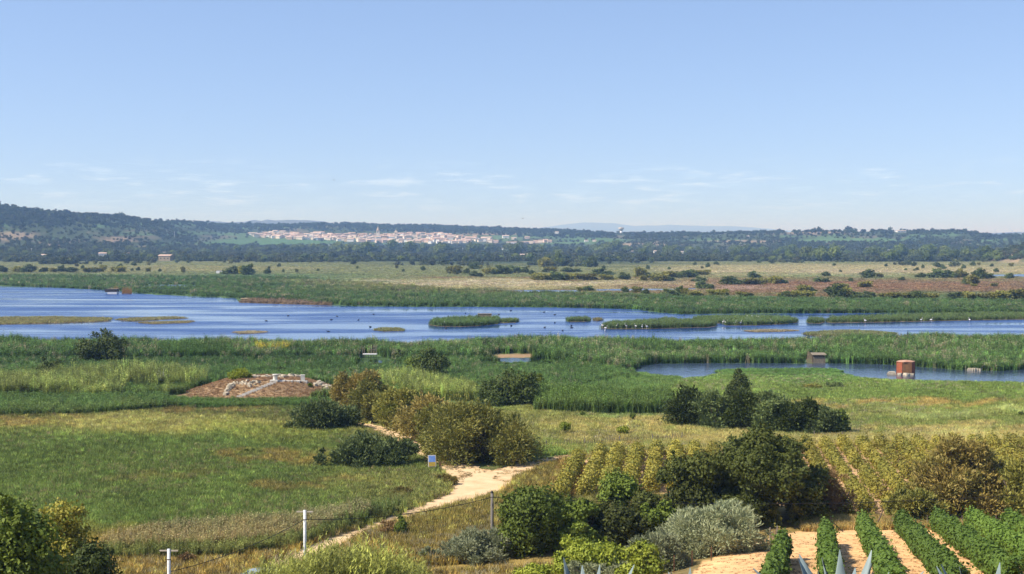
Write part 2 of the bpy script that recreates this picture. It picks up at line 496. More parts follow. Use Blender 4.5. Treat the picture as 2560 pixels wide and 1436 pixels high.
SMALL_WATER = [
    ('salt_pool', [(1212, 727), (1300, 725.5), (1450, 726), (1452, 729.5), (1330, 730.5), (1230, 730)], 'thin pale pool lying across the dry salt meadow'),
    ('salt_pool', [(1485, 724), (1600, 722), (1690, 723), (1740, 721), (1742, 724), (1640, 727), (1490, 728)], 'long shallow pool among round tamarisks on the salt meadow'),
    ('salt_pool', [(2440, 688), (2560, 686), (2800, 685), (2800, 691), (2560, 692), (2470, 691)], 'grey-blue shallow pool on the far bare flat'),
    ('reed_pool', [(-100, 699), (8, 701), (12, 706), (-100, 709)], 'small pool enclosed by the far reed belt'),
    ('reed_pool', [(365, 713), (440, 712), (520, 713), (520, 716), (400, 716)], 'narrow channel cut through the far reed belt'),
    ('reed_pool', [(560, 715), (700, 714), (790, 715), (790, 718), (600, 718)], 'slim water gap behind the green reed belt'),
    ('reed_pool', [(1232, 895), (1345, 895), (1352, 904), (1300, 907), (1228, 905)], 'dark little pool below a bare earth bank'),
    ('reed_pool', [(945, 902), (975, 901), (978, 909), (948, 909)], 'tiny pool beside the tree in the reeds'),
]
ISLANDS = [  # outline in photo pixels, reed height (m), colour
    ([(1072, 813), (1085, 807), (1130, 803), (1180, 801), (1235, 800), (1250, 803), (1245, 810), (1200, 815), (1150, 817.5), (1100, 816.5)], 1.25, (0.080, 0.125, 0.036), 'long green reed islet carrying a square reed blind'),
    ([(1246, 806), (1255, 802), (1280, 801), (1296, 803), (1290, 807), (1260, 808)], 0.8, (0.085, 0.12, 0.035), 'small reed tuft off the tip of the blind islet'),
    ([(1416, 803), (1430, 799), (1465, 799), (1478, 802), (1470, 805), (1425, 805.5)], 0.95, (0.085, 0.12, 0.038), 'compact round reed islet alone in open water'),
    ([(1484, 801), (1495, 799), (1504, 801), (1495, 803)], 0.6, (0.14, 0.12, 0.05), 'tiny brown tussock beside the round reed islet'),
    ([(1503, 821), (1530, 814), (1600, 810), (1700, 809), (1775, 810), (1793, 815), (1770, 819), (1690, 821), (1600, 823), (1530, 823)], 1.3, (0.085, 0.12, 0.038), 'largest reed islet, white flamingos along its shore'),
    ([(1642, 803), (1660, 799), (1688, 799), (1692, 803)], 0.7, (0.10, 0.13, 0.045), 'small reed clump behind the largest flamingo islet'),
    ([(1730, 803), (1770, 798), (1850, 797), (1900, 797), (1960, 800), (1996, 806), (1970, 810), (1890, 814), (1815, 814), (1800, 809), (1760, 806)], 1.2, (0.09, 0.128, 0.04), 'forked reed islet with flamingos resting on top'),
    ([(2018, 806), (2030, 801), (2052, 801), (2060, 805), (2050, 809), (2025, 809)], 1.0, (0.085, 0.12, 0.04), 'small isolated reed islet before the long strip'),
    ([(2064, 805), (2080, 799), (2200, 795), (2330, 791), (2450, 788), (2560, 788), (2900, 788), (2900, 796), (2560, 799), (2400, 802), (2300, 804), (2200, 806), (2080, 808)], 1.15, (0.088, 0.122, 0.038), 'long narrow reed strip parallel to the far bank'),
    ([(2008, 836), (2060, 831), (2120, 829), (2190, 832), (2240, 836), (2160, 840), (2040, 841)], 0.5, (0.14, 0.145, 0.06), 'low pale grassy shoal close to the near reeds'),
    ([(-300, 797), (0, 795), (150, 794), (280, 797), (270, 804), (150, 808), (0, 812), (-300, 815)], 0.45, (0.17, 0.16, 0.065), 'broad yellowish grass shoal in the open lagoon'),
    ([(290, 800), (350, 796), (440, 794), (470, 796), (400, 800), (330, 804)], 0.35, (0.17, 0.16, 0.07), 'thin grass streak trailing off the broad shoal'),
    ([(345, 808), (430, 805), (485, 804), (470, 808), (380, 811)], 0.3, (0.18, 0.16, 0.08), 'sparse grass streak below the broad shoal'),
    ([(935, 826), (960, 822), (1000, 824), (1008, 828), (960, 829)], 0.45, (0.15, 0.15, 0.06), 'pair of flat tussocks standing clear of any shore'),
    ([(585, 832), (625, 829), (668, 831), (640, 834), (600, 835)], 0.25, (0.24, 0.20, 0.12), 'bare muddy shoal just breaking the surface'),
    ([(1860, 828), (1920, 825), (2000, 827), (1950, 830), (1890, 831)], 0.2, (0.2, 0.17, 0.10), 'flat mud bar between the islets and near reeds'),
]
PATHS = [
    [(880, 1058, 2.4), (915, 1067, 3.2), (960, 1080, 3.6), (1010, 1101, 3.6), (1055, 1130, 3.4), (1085, 1150, 3.5), (1120, 1165, 4.0), (1160, 1182, 5.4), (1195, 1198, 6.8), (1208, 1216, 6.4), (1180, 1240, 5.2), (1110, 1262, 4.2), (1040, 1284, 3.8), (960, 1312, 3.2), (880, 1340, 3.2), (800, 1372, 3.2), (700, 1420, 3.2)],
    [(1185, 1206, 4.6), (1240, 1192, 4.6), (1300, 1175, 3.8), (1350, 1161, 3.2), (1400, 1149, 2.8), (1450, 1141, 2.2), (1560, 1138, 1.8), (1700, 1131, 1.6)],
]
def path_line(p):
    P = []
    for a, b in zip(p[:-1], p[1:]):
        n = 8
        for i in range(n):
            t = i / n
            P.append([a[k] + (b[k] - a[k]) * t for k in range(3)])
    P.append(list(p[-1]))
    P = np.array(P)
    Q = P.copy()
    for _ in range(6):
        Q[1:-1] = (Q[:-2] + 2 * Q[1:-1] + Q[2:]) / 4
    x, y, z = hits(Q[:, 0], Q[:, 1])
    return np.stack([x, y, z, Q[:, 2]], -1)
PATH_W = [path_line(p) for p in PATHS]
PATH_ALL = np.concatenate(PATH_W)
def near_path(x, y, extra=0.0):
    m = np.zeros(np.shape(x), bool)
    for q in PATH_ALL[::2]:
        m |= (x - q[0]) ** 2 + (y - q[1]) ** 2 < (q[3] / 2 + extra) ** 2
    return m
VINE_SOIL = [(1700, 1470), (1760, 1405), (1870, 1362), (1935, 1345), (1990, 1330), (2120, 1324), (2300, 1321), (2600, 1322), (2900, 1325), (2900, 1700), (1600, 1700)]
YELLOW_SOIL = [(1440, 1150), (1700, 1132), (2000, 1112), (2300, 1106), (2600, 1104), (2900, 1110), (2900, 1300), (2150, 1306), (2080, 1270), (1690, 1260), (1420, 1240)]
def is_water(px, py, grow=0.0):
    m = in_poly(px, py, LAGOON) | in_poly(px, py, POND)
    for _, p, _l in SMALL_WATER:
        m |= in_poly(px, py, p)
    return m

# ------------------------------------------------------------------ the ground
def mat_ground():
    m, nt, out = mat_new('ground_soil')
    N, L = nt.nodes, nt.links
    at = N.new('ShaderNodeAttribute'); at.attribute_name = 'land'
    tc = N.new('ShaderNodeTexCoord')
    n1 = N.new('ShaderNodeTexNoise'); n1.inputs['Scale'].default_value = 1.6; n1.inputs['Detail'].default_value = 6; n1.inputs['Roughness'].default_value = 0.7
    n2 = N.new('ShaderNodeTexNoise'); n2.inputs['Scale'].default_value = 0.10; n2.inputs['Detail'].default_value = 5
    r1 = N.new('ShaderNodeMapRange'); r1.inputs[1].default_value, r1.inputs[2].default_value, r1.inputs[3].default_value, r1.inputs[4].default_value = 0.3, 0.7, 0.72, 1.25
    r2 = N.new('ShaderNodeMapRange'); r2.inputs[1].default_value, r2.inputs[2].default_value, r2.inputs[3].default_value, r2.inputs[4].default_value = 0.3, 0.7, 0.8, 1.2
    mu = N.new('ShaderNodeMath'); mu.operation = 'MULTIPLY'
    mx = N.new('ShaderNodeMix'); mx.data_type = 'RGBA'; mx.blend_type = 'MULTIPLY'; mx.inputs[0].default_value = 1
    L.new(tc.outputs['Object'], n1.inputs['Vector']); L.new(tc.outputs['Object'], n2.inputs['Vector'])
    L.new(n1.outputs['Fac'], r1.inputs[0]); L.new(n2.outputs['Fac'], r2.inputs[0])
    L.new(r1.outputs[0], mu.inputs[0]); L.new(r2.outputs[0], mu.inputs[1])
    L.new(at.outputs['Color'], mx.inputs[6]); L.new(mu.outputs[0], mx.inputs[7])
    p = principled(nt, 0.9, 0.1)
    bp = N.new('ShaderNodeBump'); bp.inputs['Strength'].default_value = 0.5; bp.inputs['Distance'].default_value = 0.25
    L.new(n1.outputs['Fac'], bp.inputs['Height']); L.new(bp.outputs[0], p.inputs['Normal'])
    L.new(mx.outputs[2], p.inputs['Base Color']); L.new(p.outputs[0], out.inputs[0])
    return m
M_GROUND = mat_ground()
def make_ground():
    a = np.concatenate([np.linspace(-1.5, -0.42, 26)[:-1], np.linspace(-0.42, 0.42, 400), np.linspace(0.42, 1.5, 26)[1:]])
    py = np.concatenate([np.arange(1436, 860, -3.2), np.arange(860, 646, -1.6)])
    d_mid = flat(np.full_like(py, CX), py)[1]
    d = np.concatenate([[-120, -60, -20], np.linspace(-6, 88, 48), d_mid, np.linspace(d_mid[-1] + 15, 4400, 120), np.geomspace(4600, 40000, 26)])
    A, D = np.meshgrid(a, d)
    X = A * np.sqrt(D * D + 45.0 ** 2)
    Z = G(X, D)
    Z = Z - np.clip((D - 20000) / 20000, 0, 1) * 20
    PX, PY = project(X, np.maximum(D, 20), np.where(D < 20, 0, Z))
    # colours: below the horizon by the pixel the point has on the flat, on hills by its own pixel
    C = land(np.clip(PX, -600, 3200), np.clip(PY, 505, 1600))
    # foreground slope, mound, vineyards
    near = sstep((92 - D) / 12)[..., None]
    C = C * (1 - near) + np.array([0.21, 0.16, 0.065]) * near
    r = np.sqrt(((X - MOUND[0]) / 11.5) ** 2 + ((D - MOUND[1] + 3) / 11.0) ** 2) + (fbm(X / 2.0, D / 3.0) - 0.5) * 0.5
    mm = sstep((1.02 - r) / 0.2)[..., None]
    C = C * (1 - mm) + np.array([0.29, 0.195, 0.105]) * mm
    jx = PX + (fbm(X * 0.9, D * 0.9) - 0.5) * 26; jy = PY + (fbm(X * 0.9 + 50, D * 0.9) - 0.5) * 14
    vm = (in_poly(jx, jy, VINE_SOIL) & (D > 30))[..., None]
    C = np.where(vm, SOIL, C)
    ym = (in_poly(jx, jy, YELLOW_SOIL) & (D > 30))[..., None]
    C = np.where(ym, np.array([0.52, 0.33, 0.165]), C)
    bank = (ell(PX + (fbm(X / 3, D / 4) - .5) * 50, PY + (fbm(X / 2 + 9, D / 4) - .5) * 7, 1290, 890, 68, 5, .5) * (D > 30) + ell(PX, PY, 1020, 893, 30, 4, .4) * (D > 30))[..., None].clip(0, 1)
    C = C * (1 - bank) + np.array([0.31, 0.205, 0.11]) * bank
    nr, nc = A.shape
    idx = np.arange(nr * nc).reshape(nr, nc)
    f = np.stack([idx[:-1, :-1], idx[:-1, 1:], idx[1:, 1:], idx[1:, :-1]], -1).reshape(-1, 4)
    col = np.concatenate([C.reshape(-1, 3), np.ones((nr * nc, 1))], 1)
    me = np_mesh('ground', np.stack([X, D, Z], -1).reshape(-1, 3), f, M_GROUND, {'land': col}, smooth=True)
    o = obj('ground', me)
    tag(o, 'marsh plain with meadows, fields and low wooded hills', 'ground', kind='structure')
make_ground()

def poly_sheet(name, pts_px, z, mat, jitter=0.0, step=14.0, seed=0):
    """a flat sheet on the plain from an outline in photo pixels, its edge broken up in metres"""
    r = np.random.default_rng(seed)
    P = []
    n = len(pts_px)
    for i in range(n):
        x0, y0 = pts_px[i]; x1, y1 = pts_px[(i + 1) % n]
        m = max(1, int(abs(x1 - x0) / step))
        for k in range(m):
            P.append((x0 + (x1 - x0) * k / m, y0 + (y1 - y0) * k / m))
    P = np.array(P)
    x, y = flat(P[:, 0], P[:, 1], z)
    if jitter:
        x = x + r.normal(0, jitter, len(x)); y = y + r.normal(0, jitter * 1.5, len(y))
    bmv = [(float(a), float(b), z) for a, b in zip(x, y)]
    import bmesh
    bm = bmesh.new()
    vs = [bm.verts.new(v) for v in bmv]
    for i in range(len(vs)):
        try:
            bm.edges.new((vs[i], vs[(i + 1) % len(vs)]))
        except ValueError:
            pass
    bmesh.ops.triangle_fill(bm, use_beauty=True, edges=bm.edges[:])
    for f in bm.faces:
        if f.normal.z < 0:
            f.normal_flip()
    me = bpy.data.meshes.new(name)
    bm.to_mesh(me); bm.free()
    me.materials.append(mat)
    return me

def mat_water(name, deep, rough, bump, streak, scale=1.0):
    m, nt, out = mat_new(name)
    N, L = nt.nodes, nt.links
    p = principled(nt, rough, 0.5)
    p.inputs['IOR'].default_value = 1.33
    p.inputs['Base Color'].default_value = rgba(deep)
    tc = N.new('ShaderNodeTexCoord')
    mp = N.new('ShaderNodeMapping'); mp.inputs['Scale'].default_value = (0.9 * scale, 0.28 * scale, 1)
    no = N.new('ShaderNodeTexNoise'); no.inputs['Scale'].default_value = 1.0; no.inputs['Detail'].default_value = 5; no.inputs['Roughness'].default_value = 0.6
    # wind streaks: long calm and ruffled patches
    mp2 = N.new('ShaderNodeMapping'); mp2.inputs['Scale'].default_value = (0.016, 0.055, 1)
    n2 = N.new('ShaderNodeTexNoise'); n2.inputs['Scale'].default_value = 1.0; n2.inputs['Detail'].default_value = 7; n2.inputs['Roughness'].default_value = 0.62
    n2.inputs['Distortion'].default_value = 0.4
    rr = N.new('ShaderNodeMapRange'); rr.inputs[1].default_value, rr.inputs[2].default_value = 0.40, 0.62
    rr.inputs[3].default_value, rr.inputs[4].default_value = rough * (1 - .8 * streak), rough * (1 + streak)
    bs = N.new('ShaderNodeMapRange'); bs.inputs[1].default_value, bs.inputs[2].default_value = 0.40, 0.62
    bs.inputs[3].default_value, bs.inputs[4].default_value = bump * (1 - streak), bump * (1 + streak)
    bp = N.new('ShaderNodeBump'); bp.inputs['Distance'].default_value = 0.12
    L.new(tc.outputs['Object'], mp.inputs[0]); L.new(mp.outputs[0], no.inputs['Vector'])
    L.new(tc.outputs['Object'], mp2.inputs[0]); L.new(mp2.outputs[0], n2.inputs['Vector'])
    L.new(n2.outputs['Fac'], rr.inputs[0]); L.new(n2.outputs['Fac'], bs.inputs[0])
    L.new(rr.outputs[0], p.inputs['Roughness']); L.new(bs.outputs[0], bp.inputs['Strength'])
    L.new(no.outputs['Fac'], bp.inputs['Height']); L.new(bp.outputs[0], p.inputs['Normal'])
    L.new(p.outputs[0], out.inputs[0])
    return m
M_LAGOON = mat_water('lagoon_water', (0.018, 0.055, 0.19), 0.17, 0.8, 0.97)
M_POND = mat_water('pond_water', (0.035, 0.055, 0.09), 0.15, 1.0, 0.4, 1.2)
o = obj('lagoon', poly_sheet('lagoon', LAGOON, 0.03, M_LAGOON, 0.7, 10, 1)); tag(o, 'wide blue rippled lagoon between the reed beds', 'water', kind='structure')
o = obj('pond', poly_sheet('pond', POND, 0.03, M_POND, 0.25, 10, 2)); tag(o, 'calm brown-edged pond with a rusty hut', 'water', kind='structure')
for i, (nm, p, lab) in enumerate(SMALL_WATER):
    o = obj(nm, poly_sheet(nm, p, 0.03, M_LAGOON if nm == 'salt_pool' else M_POND, 0.15, 10, 3 + i)); tag(o, lab, 'water', kind='structure')

M_MUD = mat_plain('mud', (0.24, 0.18, 0.10), (0.14, 0.105, 0.06), 1.2, 0.75, 0.3, 0.5)
M_PATH = mat_plain('sandy_track', (0.74, 0.54, 0.31), (0.58, 0.40, 0.21), 0.55, 0.95, 0.1, 0.4, detail=9)
for i, q in enumerate(PATH_W):
    P2 = q[:, :2]
    T = np.gradient(P2, axis=0); T /= np.linalg.norm(T, axis=1)[:, None]
    Nn = np.stack([-T[:, 1], T[:, 0]], -1)
    r = np.random.default_rng(40 + i)
    k = 7
    V = []
    for j in range(len(q)):
        for s in range(k):
            t = (s / (k - 1)) * 2 - 1
            off = t * q[j, 3] / 2 * (1 + (r.normal(0, 0.10) if abs(t) == 1 else 0))
            x, y = P2[j] + Nn[j] * off
            V.append((x, y, float(G(x, y)) + 0.035 + 0.004 * i))
    idx = np.arange(len(q) * k).reshape(len(q), k)
    f = np.stack([idx[:-1, :-1], idx[1:, :-1], idx[1:, 1:], idx[:-1, 1:]], -1).reshape(-1, 4)
    me = np_mesh('sandy_track', np.array(V), f, M_PATH, smooth=True)
    tag(obj('sandy_track', me), ['pale sandy track winding from the tamarisks to the foreground', 'sandy side track forking off towards the yellow vineyard'][i], 'track', kind='structure')

# far blue ranges beyond the hills
M_RANGE = mat_plain('far_range', (0.06, 0.075, 0.05), (0.10, 0.10, 0.075), 0.004, 0.9, 0.1)
def far_range(name, dist, prof, label, seed):
    r = np.random.default_rng(seed)
    px = np.linspace(prof[0][0], prof[-1][0], 130)
    py = np.interp(px, [p[0] for p in prof], [p[1] for p in prof])
    py = py + (fbm(px / 22 + seed, px * 0 + seed) - 0.5) * 3.0 * np.clip((HOR - 8 - py) / 20, 0, 1)
    V = []
    rows = [(-0.16, 0.0), (-0.08, 0.55), (0.0, 1.0), (0.08, 0.6), (0.2, 0.0)]
    for dd, k in rows:
        D = dist * (1 + dd)
        z = (EYE + (HOR - py) * dist / F) * k
        x = (px - CX) / F * D
        V += [(a, D, b - 3) for a, b in zip(x, z)]
    n = len(px)
    idx = np.arange(len(rows) * n).reshape(len(rows), n)
    f = np.stack([idx[:-1, :-1], idx[:-1, 1:], idx[1:, 1:], idx[1:, :-1]], -1).reshape(-1, 4)
    tag(obj(name, np_mesh(name, V, f, M_RANGE, smooth=True)), label, 'hills', kind='structure')
far_range('far_hills', 8500, [(440, 600), (470, 556), (500, 552), (545, 552.5), (570, 555), (615, 554), (632, 549), (655, 551), (668, 547.5), (690, 550), (720, 549), (770, 549.5), (800, 552), (815, 555), (830, 557), (880, 600)], 'low blue rocky hills behind the wooded ridge', 3)
far_range('far_hills', 21000, [(1250, 596), (1340, 570), (1420, 560), (1470, 556), (1530, 558), (1590, 565), (1680, 562), (1740, 565), (1830, 566), (1950, 574), (2060, 584), (2200, 596)], 'faint pale blue mountain range behind the water tower', 5)
far_range('far_hills', 9000, [(2340, 600), (2400, 584), (2440, 581), (2480, 582), (2530, 580), (2600, 578), (2800, 574), (3200, 582), (3500, 600)], 'distant blue rise beneath the wind turbines', 8)

# ------------------------------------------------------------------ leaves, crowns, trunks
def unit(v):
    return v / np.maximum(np.linalg.norm(v, axis=-1, keepdims=True), 1e-9)
def leaf_quads(P, D, size, aspect, r, spray=False, droop=0.0):
    n = len(P)
    if spray:                                       # long axis points outwards
        u = unit(D + r.normal(0, 0.45, (n, 3)) + np.array([0, 0, 0.25 - droop]))
        v = unit(np.cross(u, r.normal(0, 1, (n, 3))))
    else:
        nn = unit(D + r.normal(0, 0.55, (n, 3)))
        u = unit(np.cross(nn, r.normal(0, 1, (n, 3)))); v = np.cross(nn, u)
    s = (size * r.uniform(0.65, 1.35, n))[:, None]
    a = u * s * aspect * 0.5; b = v * s * 0.5
    V = np.stack([P - a, P + b, P + a, P - b], 1).reshape(-1, 3)
    return V, np.arange(4 * n).reshape(n, 4)
def lobes_dome(w, d, h, nl, lr, r, base=0.0):
    """lobe centres filling a dome of width w, depth d, height h"""
    q = unit(r.normal(0, 1, (nl, 3))) * (r.uniform(0.15, 1, (nl, 1)) ** 0.45)
    q[:, 2] = np.abs(q[:, 2])
    R = lr * (w * d * h) ** (1 / 3) * np.exp(r.normal(-0.12, 0.45, nl))
    R = np.minimum(R, 0.45 * min(w, d, h))
    if base > 0.01:
        zc = base + (h - base) * 0.35; q[:, 2] *= np.where(r.random(nl) < 0.75, 1, -0.8)
    else:
        zc = 0.10 * h
    c = np.stack([q[:, 0] * (w / 2 - R * 0.75), q[:, 1] * (d / 2 - R * 0.75), zc + q[:, 2] * np.where(q[:, 2] > 0, h - zc - R * 0.75, zc - base)], 1)
    for ax, ext in ((0, w), (1, d)):                # fill the whole outline
        lo, hi = np.min(c[:, ax] - R), np.max(c[:, ax] + R)
        c[:, ax] = (c[:, ax] - (lo + hi) / 2) * max(0.6, (ext - 1.6 * R.mean()) / max(hi - lo - 1.6 * R.mean(), 1e-3))
    top = np.max(c[:, 2] + R * 0.9)
    c[:, 2] = base + (c[:, 2] - base) * max(0.7, (h - 0.9 * R.mean() - base) / max(top - 0.9 * R.mean() - base, 1e-3))
    return c, R
def crown_mesh(name, mat, c, R, n, size, aspect, r, spray=False, droop=0.0, zmin=0.03, squash=0.85, fill=0.35):
    wgt = R ** 2 / np.sum(R ** 2)
    k = r.choice(len(R), n, p=wgt)
    D = r.normal(0, 1, (n, 3)); D[:, 2] += 0.35; D = unit(D)
    rad = np.where(r.random(n) < fill, r.uniform(0.2, 0.9, n), r.uniform(0.80, 1.06, n) + np.abs(r.normal(0, 0.10, n)))
    ph = r.uniform(0, 6.28, (len(R), 3))[k]
    rad = rad * (1 + 0.20 * np.sin(6.5 * D[:, 0] + ph[:, 0]) * np.sin(6 * D[:, 1] + ph[:, 1]) + 0.14 * np.sin(12 * D[:, 2] + 6 * D[:, 0] + ph[:, 2]))
    P = c[k] + D * (R[k] * rad)[:, None] * np.array([1, 1, squash])
    m = len(R) * 3                                   # loose shoots sticking out of the outline
    ks = r.integers(0, len(R), m); Ds = r.normal(0, 1, (m, 3)); Ds[:, 2] = np.abs(Ds[:, 2]) + .2; Ds = unit(Ds)
    Ls = R[ks] * r.uniform(.25, .65, m); per = max(4, int(0.10 * n / m))
    tt = r.random((m, per)) ** .8
    Ps = (c[ks] + Ds * (R[ks] * .9)[:, None])[:, None, :] + Ds[:, None, :] * (Ls[:, None] * tt)[..., None] + r.normal(0, 1, (m, per, 3)) * (R[ks] * .05)[:, None, None]
    P = np.concatenate([P, Ps.reshape(-1, 3)]); D = np.concatenate([D, np.repeat(Ds, per, 0)]); k = np.concatenate([k, np.repeat(ks, per)])
    ok = P[:, 2] > zmin
    P, D, k = P[ok], D[ok], k[ok]
    V, f = leaf_quads(P, D, size, aspect, r, spray, droop)
    lobv = r.random(len(R))
    var = np.clip(0.55 * lobv[k] + 0.45 * r.random(len(P)), 0, 1)
    return np_mesh(name, V, f, mat, {'var': np.repeat(var, 4)})
M_BARK = mat_plain('bark', (0.16, 0.12, 0.085), (0.08, 0.06, 0.045), 6, 0.9, 0.1, 0.5, stretch=(1, 1, 0.25))
M_BARK_PALE = mat_plain('pale_bark', (0.30, 0.26, 0.20), (0.18, 0.15, 0.11), 6, 0.9, 0.1, 0.5, stretch=(1, 1, 0.25))
def trunk_mesh(name, h, rad, c, r, mat, nlimb=7, multi=1, RR=None):
    mb = MB()
    stems = []
    for m in range(multi):
        a = r.uniform(0, 6.28); lean = 0.12 if multi == 1 else 0.45
        top = Vector((math.cos(a) * lean * h * r.uniform(.4, 1), math.sin(a) * lean * h * r.uniform(.4, 1), h * 0.62))
        o = Vector((math.cos(a) * rad * 1.5, math.sin(a) * rad * 1.5, -0.08)) if multi > 1 else Vector((0, 0, -0.1))
        pts = [o, o.lerp(top, 0.35) + Vector((r.normal(0, .03 * h), r.normal(0, .03 * h), 0)), o.lerp(top, 0.7) + Vector((r.normal(0, .03 * h), r.normal(0, .03 * h), 0)), top]
        mb.tube(pts, [rad, rad * .8, rad * .55, rad * .25], 7)
        stems.append(pts)
    pick = r.choice(len(c), min(nlimb, len(c)), replace=False)
    for i in pick:
        st = stems[int(r.integers(0, multi))]
        s = st[1].lerp(st[2], r.random())
        e = Vector(c[i]) + Vector(r.normal(0, 1, 3)).normalized() * (RR[i] * 1.0 if RR is not None else 0)
        e.z = max(e.z, .1)
        mid = s.lerp(e, 0.5) + Vector((0, 0, 0.05 * h))
        mb.tube([s, mid, e], [rad * .45, rad * .28, rad * .1], 5)
    return mb.mesh(name, mat, True)

PAL = {
    'tamarisk': ((0.323, 0.282, 0.060), (0.186, 0.207, 0.044)),
    'tamarisk_rust': ((0.335, 0.236, 0.064), (0.179, 0.174, 0.043)),
    'tamarisk_blue': ((0.187, 0.233, 0.074), (0.123, 0.165, 0.049)),
    'tamarisk_tan': ((0.400, 0.300, 0.080), (0.210, 0.200, 0.055)),
    'dark': ((0.095, 0.122, 0.020), (0.058, 0.084, 0.016)),
    'oak': ((0.100, 0.112, 0.017), (0.052, 0.070, 0.011)),
    'leafy': ((0.164, 0.213, 0.025), (0.096, 0.135, 0.017)),
    'fresh': ((0.330, 0.355, 0.038), (0.184, 0.239, 0.026)),
    'yellowish': ((0.350, 0.301, 0.041), (0.212, 0.201, 0.030)),
    'grey': ((0.414, 0.433, 0.236), (0.252, 0.281, 0.143)),
    'dead':       ((0.363, 0.236, 0.095), (0.211, 0.136, 0.053)),
    'vine': ((0.153, 0.230, 0.030), (0.064, 0.119, 0.015)),
    'vine_gold':  ((0.460, 0.365, 0.055), (0.135, 0.165, 0.028)),
    'cane':       ((0.545, 0.508, 0.071), (0.286, 0.335, 0.053)),
    'far': ((0.194, 0.235, 0.053), (0.114, 0.151, 0.034)),
    'pine': ((0.131, 0.178, 0.035), (0.075, 0.111, 0.024)),
}
MF = {k: mat_foliage('foliage_' + k, a, b, 0.17) for k, (a, b) in PAL.items()}

LEAF, MANY = 0.70, 1.75
def bush(name, label, cat, px, base_py, w_px, h_px, pal, seed, leaf=0.2, n=6000, nl=22, lr=0.22, spray=False, aspect=1.6, depth=0.8, base=0.0, rad=None, multi=3, group=None, droop=0.0, dz=0.0, bark=None, d_at=None):
    r = np.random.default_rng(seed)
    if d_at is None:
        x, y, z = hit(px, base_py)
    else:
        y = d_at; x = (px - CX) / F * (y * CP - 0); z = float(G(x, y))
    if d_at is None:
        back = 0.36 * depth * w_px * y / F
        x, y = x * (y + back) / y, y + back
        z = float(G(x, y))
    s = math.hypot(y, EYE - z) / F
    w, h = w_px * s, h_px * s
    if d_at is None:
        a, b, c_ = ray(px, base_py - h_px)
        h = max(EYE + y * c_ / b - z, .25)
    if d_at is not None:                            # height from the top pixel
        a, b, c_ = ray(px, base_py - h_px)
        h = EYE + y * c_ / b - z
    t = thing(name, label, cat, (x, y, z + dz), 0, group)
    c, R = lobes_dome(w, w * depth, h, nl, lr, r, base * h)
    cm = crown_mesh('crown', MF[pal], c, R, int(n * MANY), leaf * LEAF, aspect, r, spray, droop)
    obj('crown', cm, t)
    tm = trunk_mesh('trunk', h, rad or max(0.05, 0.022 * h), c, r, bark or M_BARK, 20, multi, R)
    obj('trunk', tm, t)
    return t

# --- the large shrubs and trees one by one: px, base y, width, height in photo pixels
TAM = 'tamarisk bush'
bush('dark_oak_bush', 'largest dark evergreen bush, broad and domed, at the edge of the bare vineyard soil', 'bush', 1858, 1322, 425, 250, 'oak', 1, leaf=0.20, n=54000, nl=54, lr=0.13, multi=4, depth=0.75)
bush('dark_oak_bush', 'smaller dark evergreen shoulder growing against the left of the largest bush', 'bush', 1745, 1315, 160, 130, 'oak', 2, leaf=0.24, n=9000, nl=22, lr=0.18)
bush('bare_thorn_shrub', 'half dead brown thorn shrub beside the largest dark bush', 'shrub', 2085, 1300, 120, 128, 'dead', 3, leaf=0.10, n=3800, nl=20, lr=0.2, spray=True, aspect=4, multi=5)
bush('tamarisk', 'big rounded olive tamarisk where the sandy track forks', TAM, 1212, 1166, 300, 163, 'tamarisk', 4, leaf=0.16, n=24000, nl=46, lr=0.16, spray=True, aspect=3.2)
for i, (px, by, w, h, pl, lab) in enumerate([
        (893, 1032, 135, 104, 'tamarisk_tan', 'tan brown tamarisk at the head of the hedge beside the ruin mound'), (948, 1058, 145, 108, 'tamarisk', 'second tamarisk of the track hedge counted from the ruin mound'),
        (1005, 1078, 145, 106, 'tamarisk', 'third tamarisk of the track hedge counted from the ruin mound'), (1058, 1106, 150, 116, 'tamarisk_tan', 'fourth tamarisk of the track hedge counted from the ruin mound'),
        (1112, 1138, 150, 126, 'tamarisk', 'olive tamarisk joined to the left flank of the big fork tamarisk')]):
    bush('tamarisk', lab, TAM, px, by, w, h, pl, 400 + i, leaf=0.17, n=10500, nl=28, lr=0.17, spray=True, aspect=3.2)
bush('tamarisk', 'blue-green tamarisk standing in the pale meadow left of the track', TAM, 812, 1080, 190, 82, 'tamarisk_blue', 9, leaf=0.17, n=10000, nl=26, lr=0.17, spray=True, aspect=3.2)
bush('tamarisk', 'low dark green tamarisk beside the information panel', TAM, 922, 1176, 250, 88, 'tamarisk_blue', 10, leaf=0.15, n=14000, nl=34, lr=0.14, spray=True, aspect=3.2)
bush('dark_tree', 'dark round tree rising behind the big fork tamarisk', 'tree', 1270, 1018, 165, 92, 'dark', 11, leaf=0.24, n=9000, nl=26, lr=0.18)
bush('dark_tree', 'dark two-stemmed tree alone in the green reeds', 'tree', 1078, 950, 92, 82, 'dark', 12, leaf=0.26, n=4200, nl=18, lr=0.2)
bush('green_shrub', 'yellow-green shrub leaning on the dark two-stemmed reed tree', 'shrub', 1040, 938, 55, 46, 'leafy', 13, leaf=0.24, n=1800, nl=12, lr=0.22)
bush('dark_tree', 'larger dark bushy tree in the reeds before the lagoon', 'tree', 258, 914, 130, 90, 'dark', 14, leaf=0.30, n=5200, nl=24, lr=0.18)
bush('dark_tree', 'smaller dark bush in the reeds near a pale rock', 'tree', 124, 950, 80, 58, 'dark', 15, leaf=0.26, n=2800, nl=16, lr=0.2)
bush('dark_tree', 'small round bush right behind the ruined wall', 'tree', 704, 938, 30, 20, 'dark', 16, leaf=0.22, n=900, nl=8, lr=0.25)
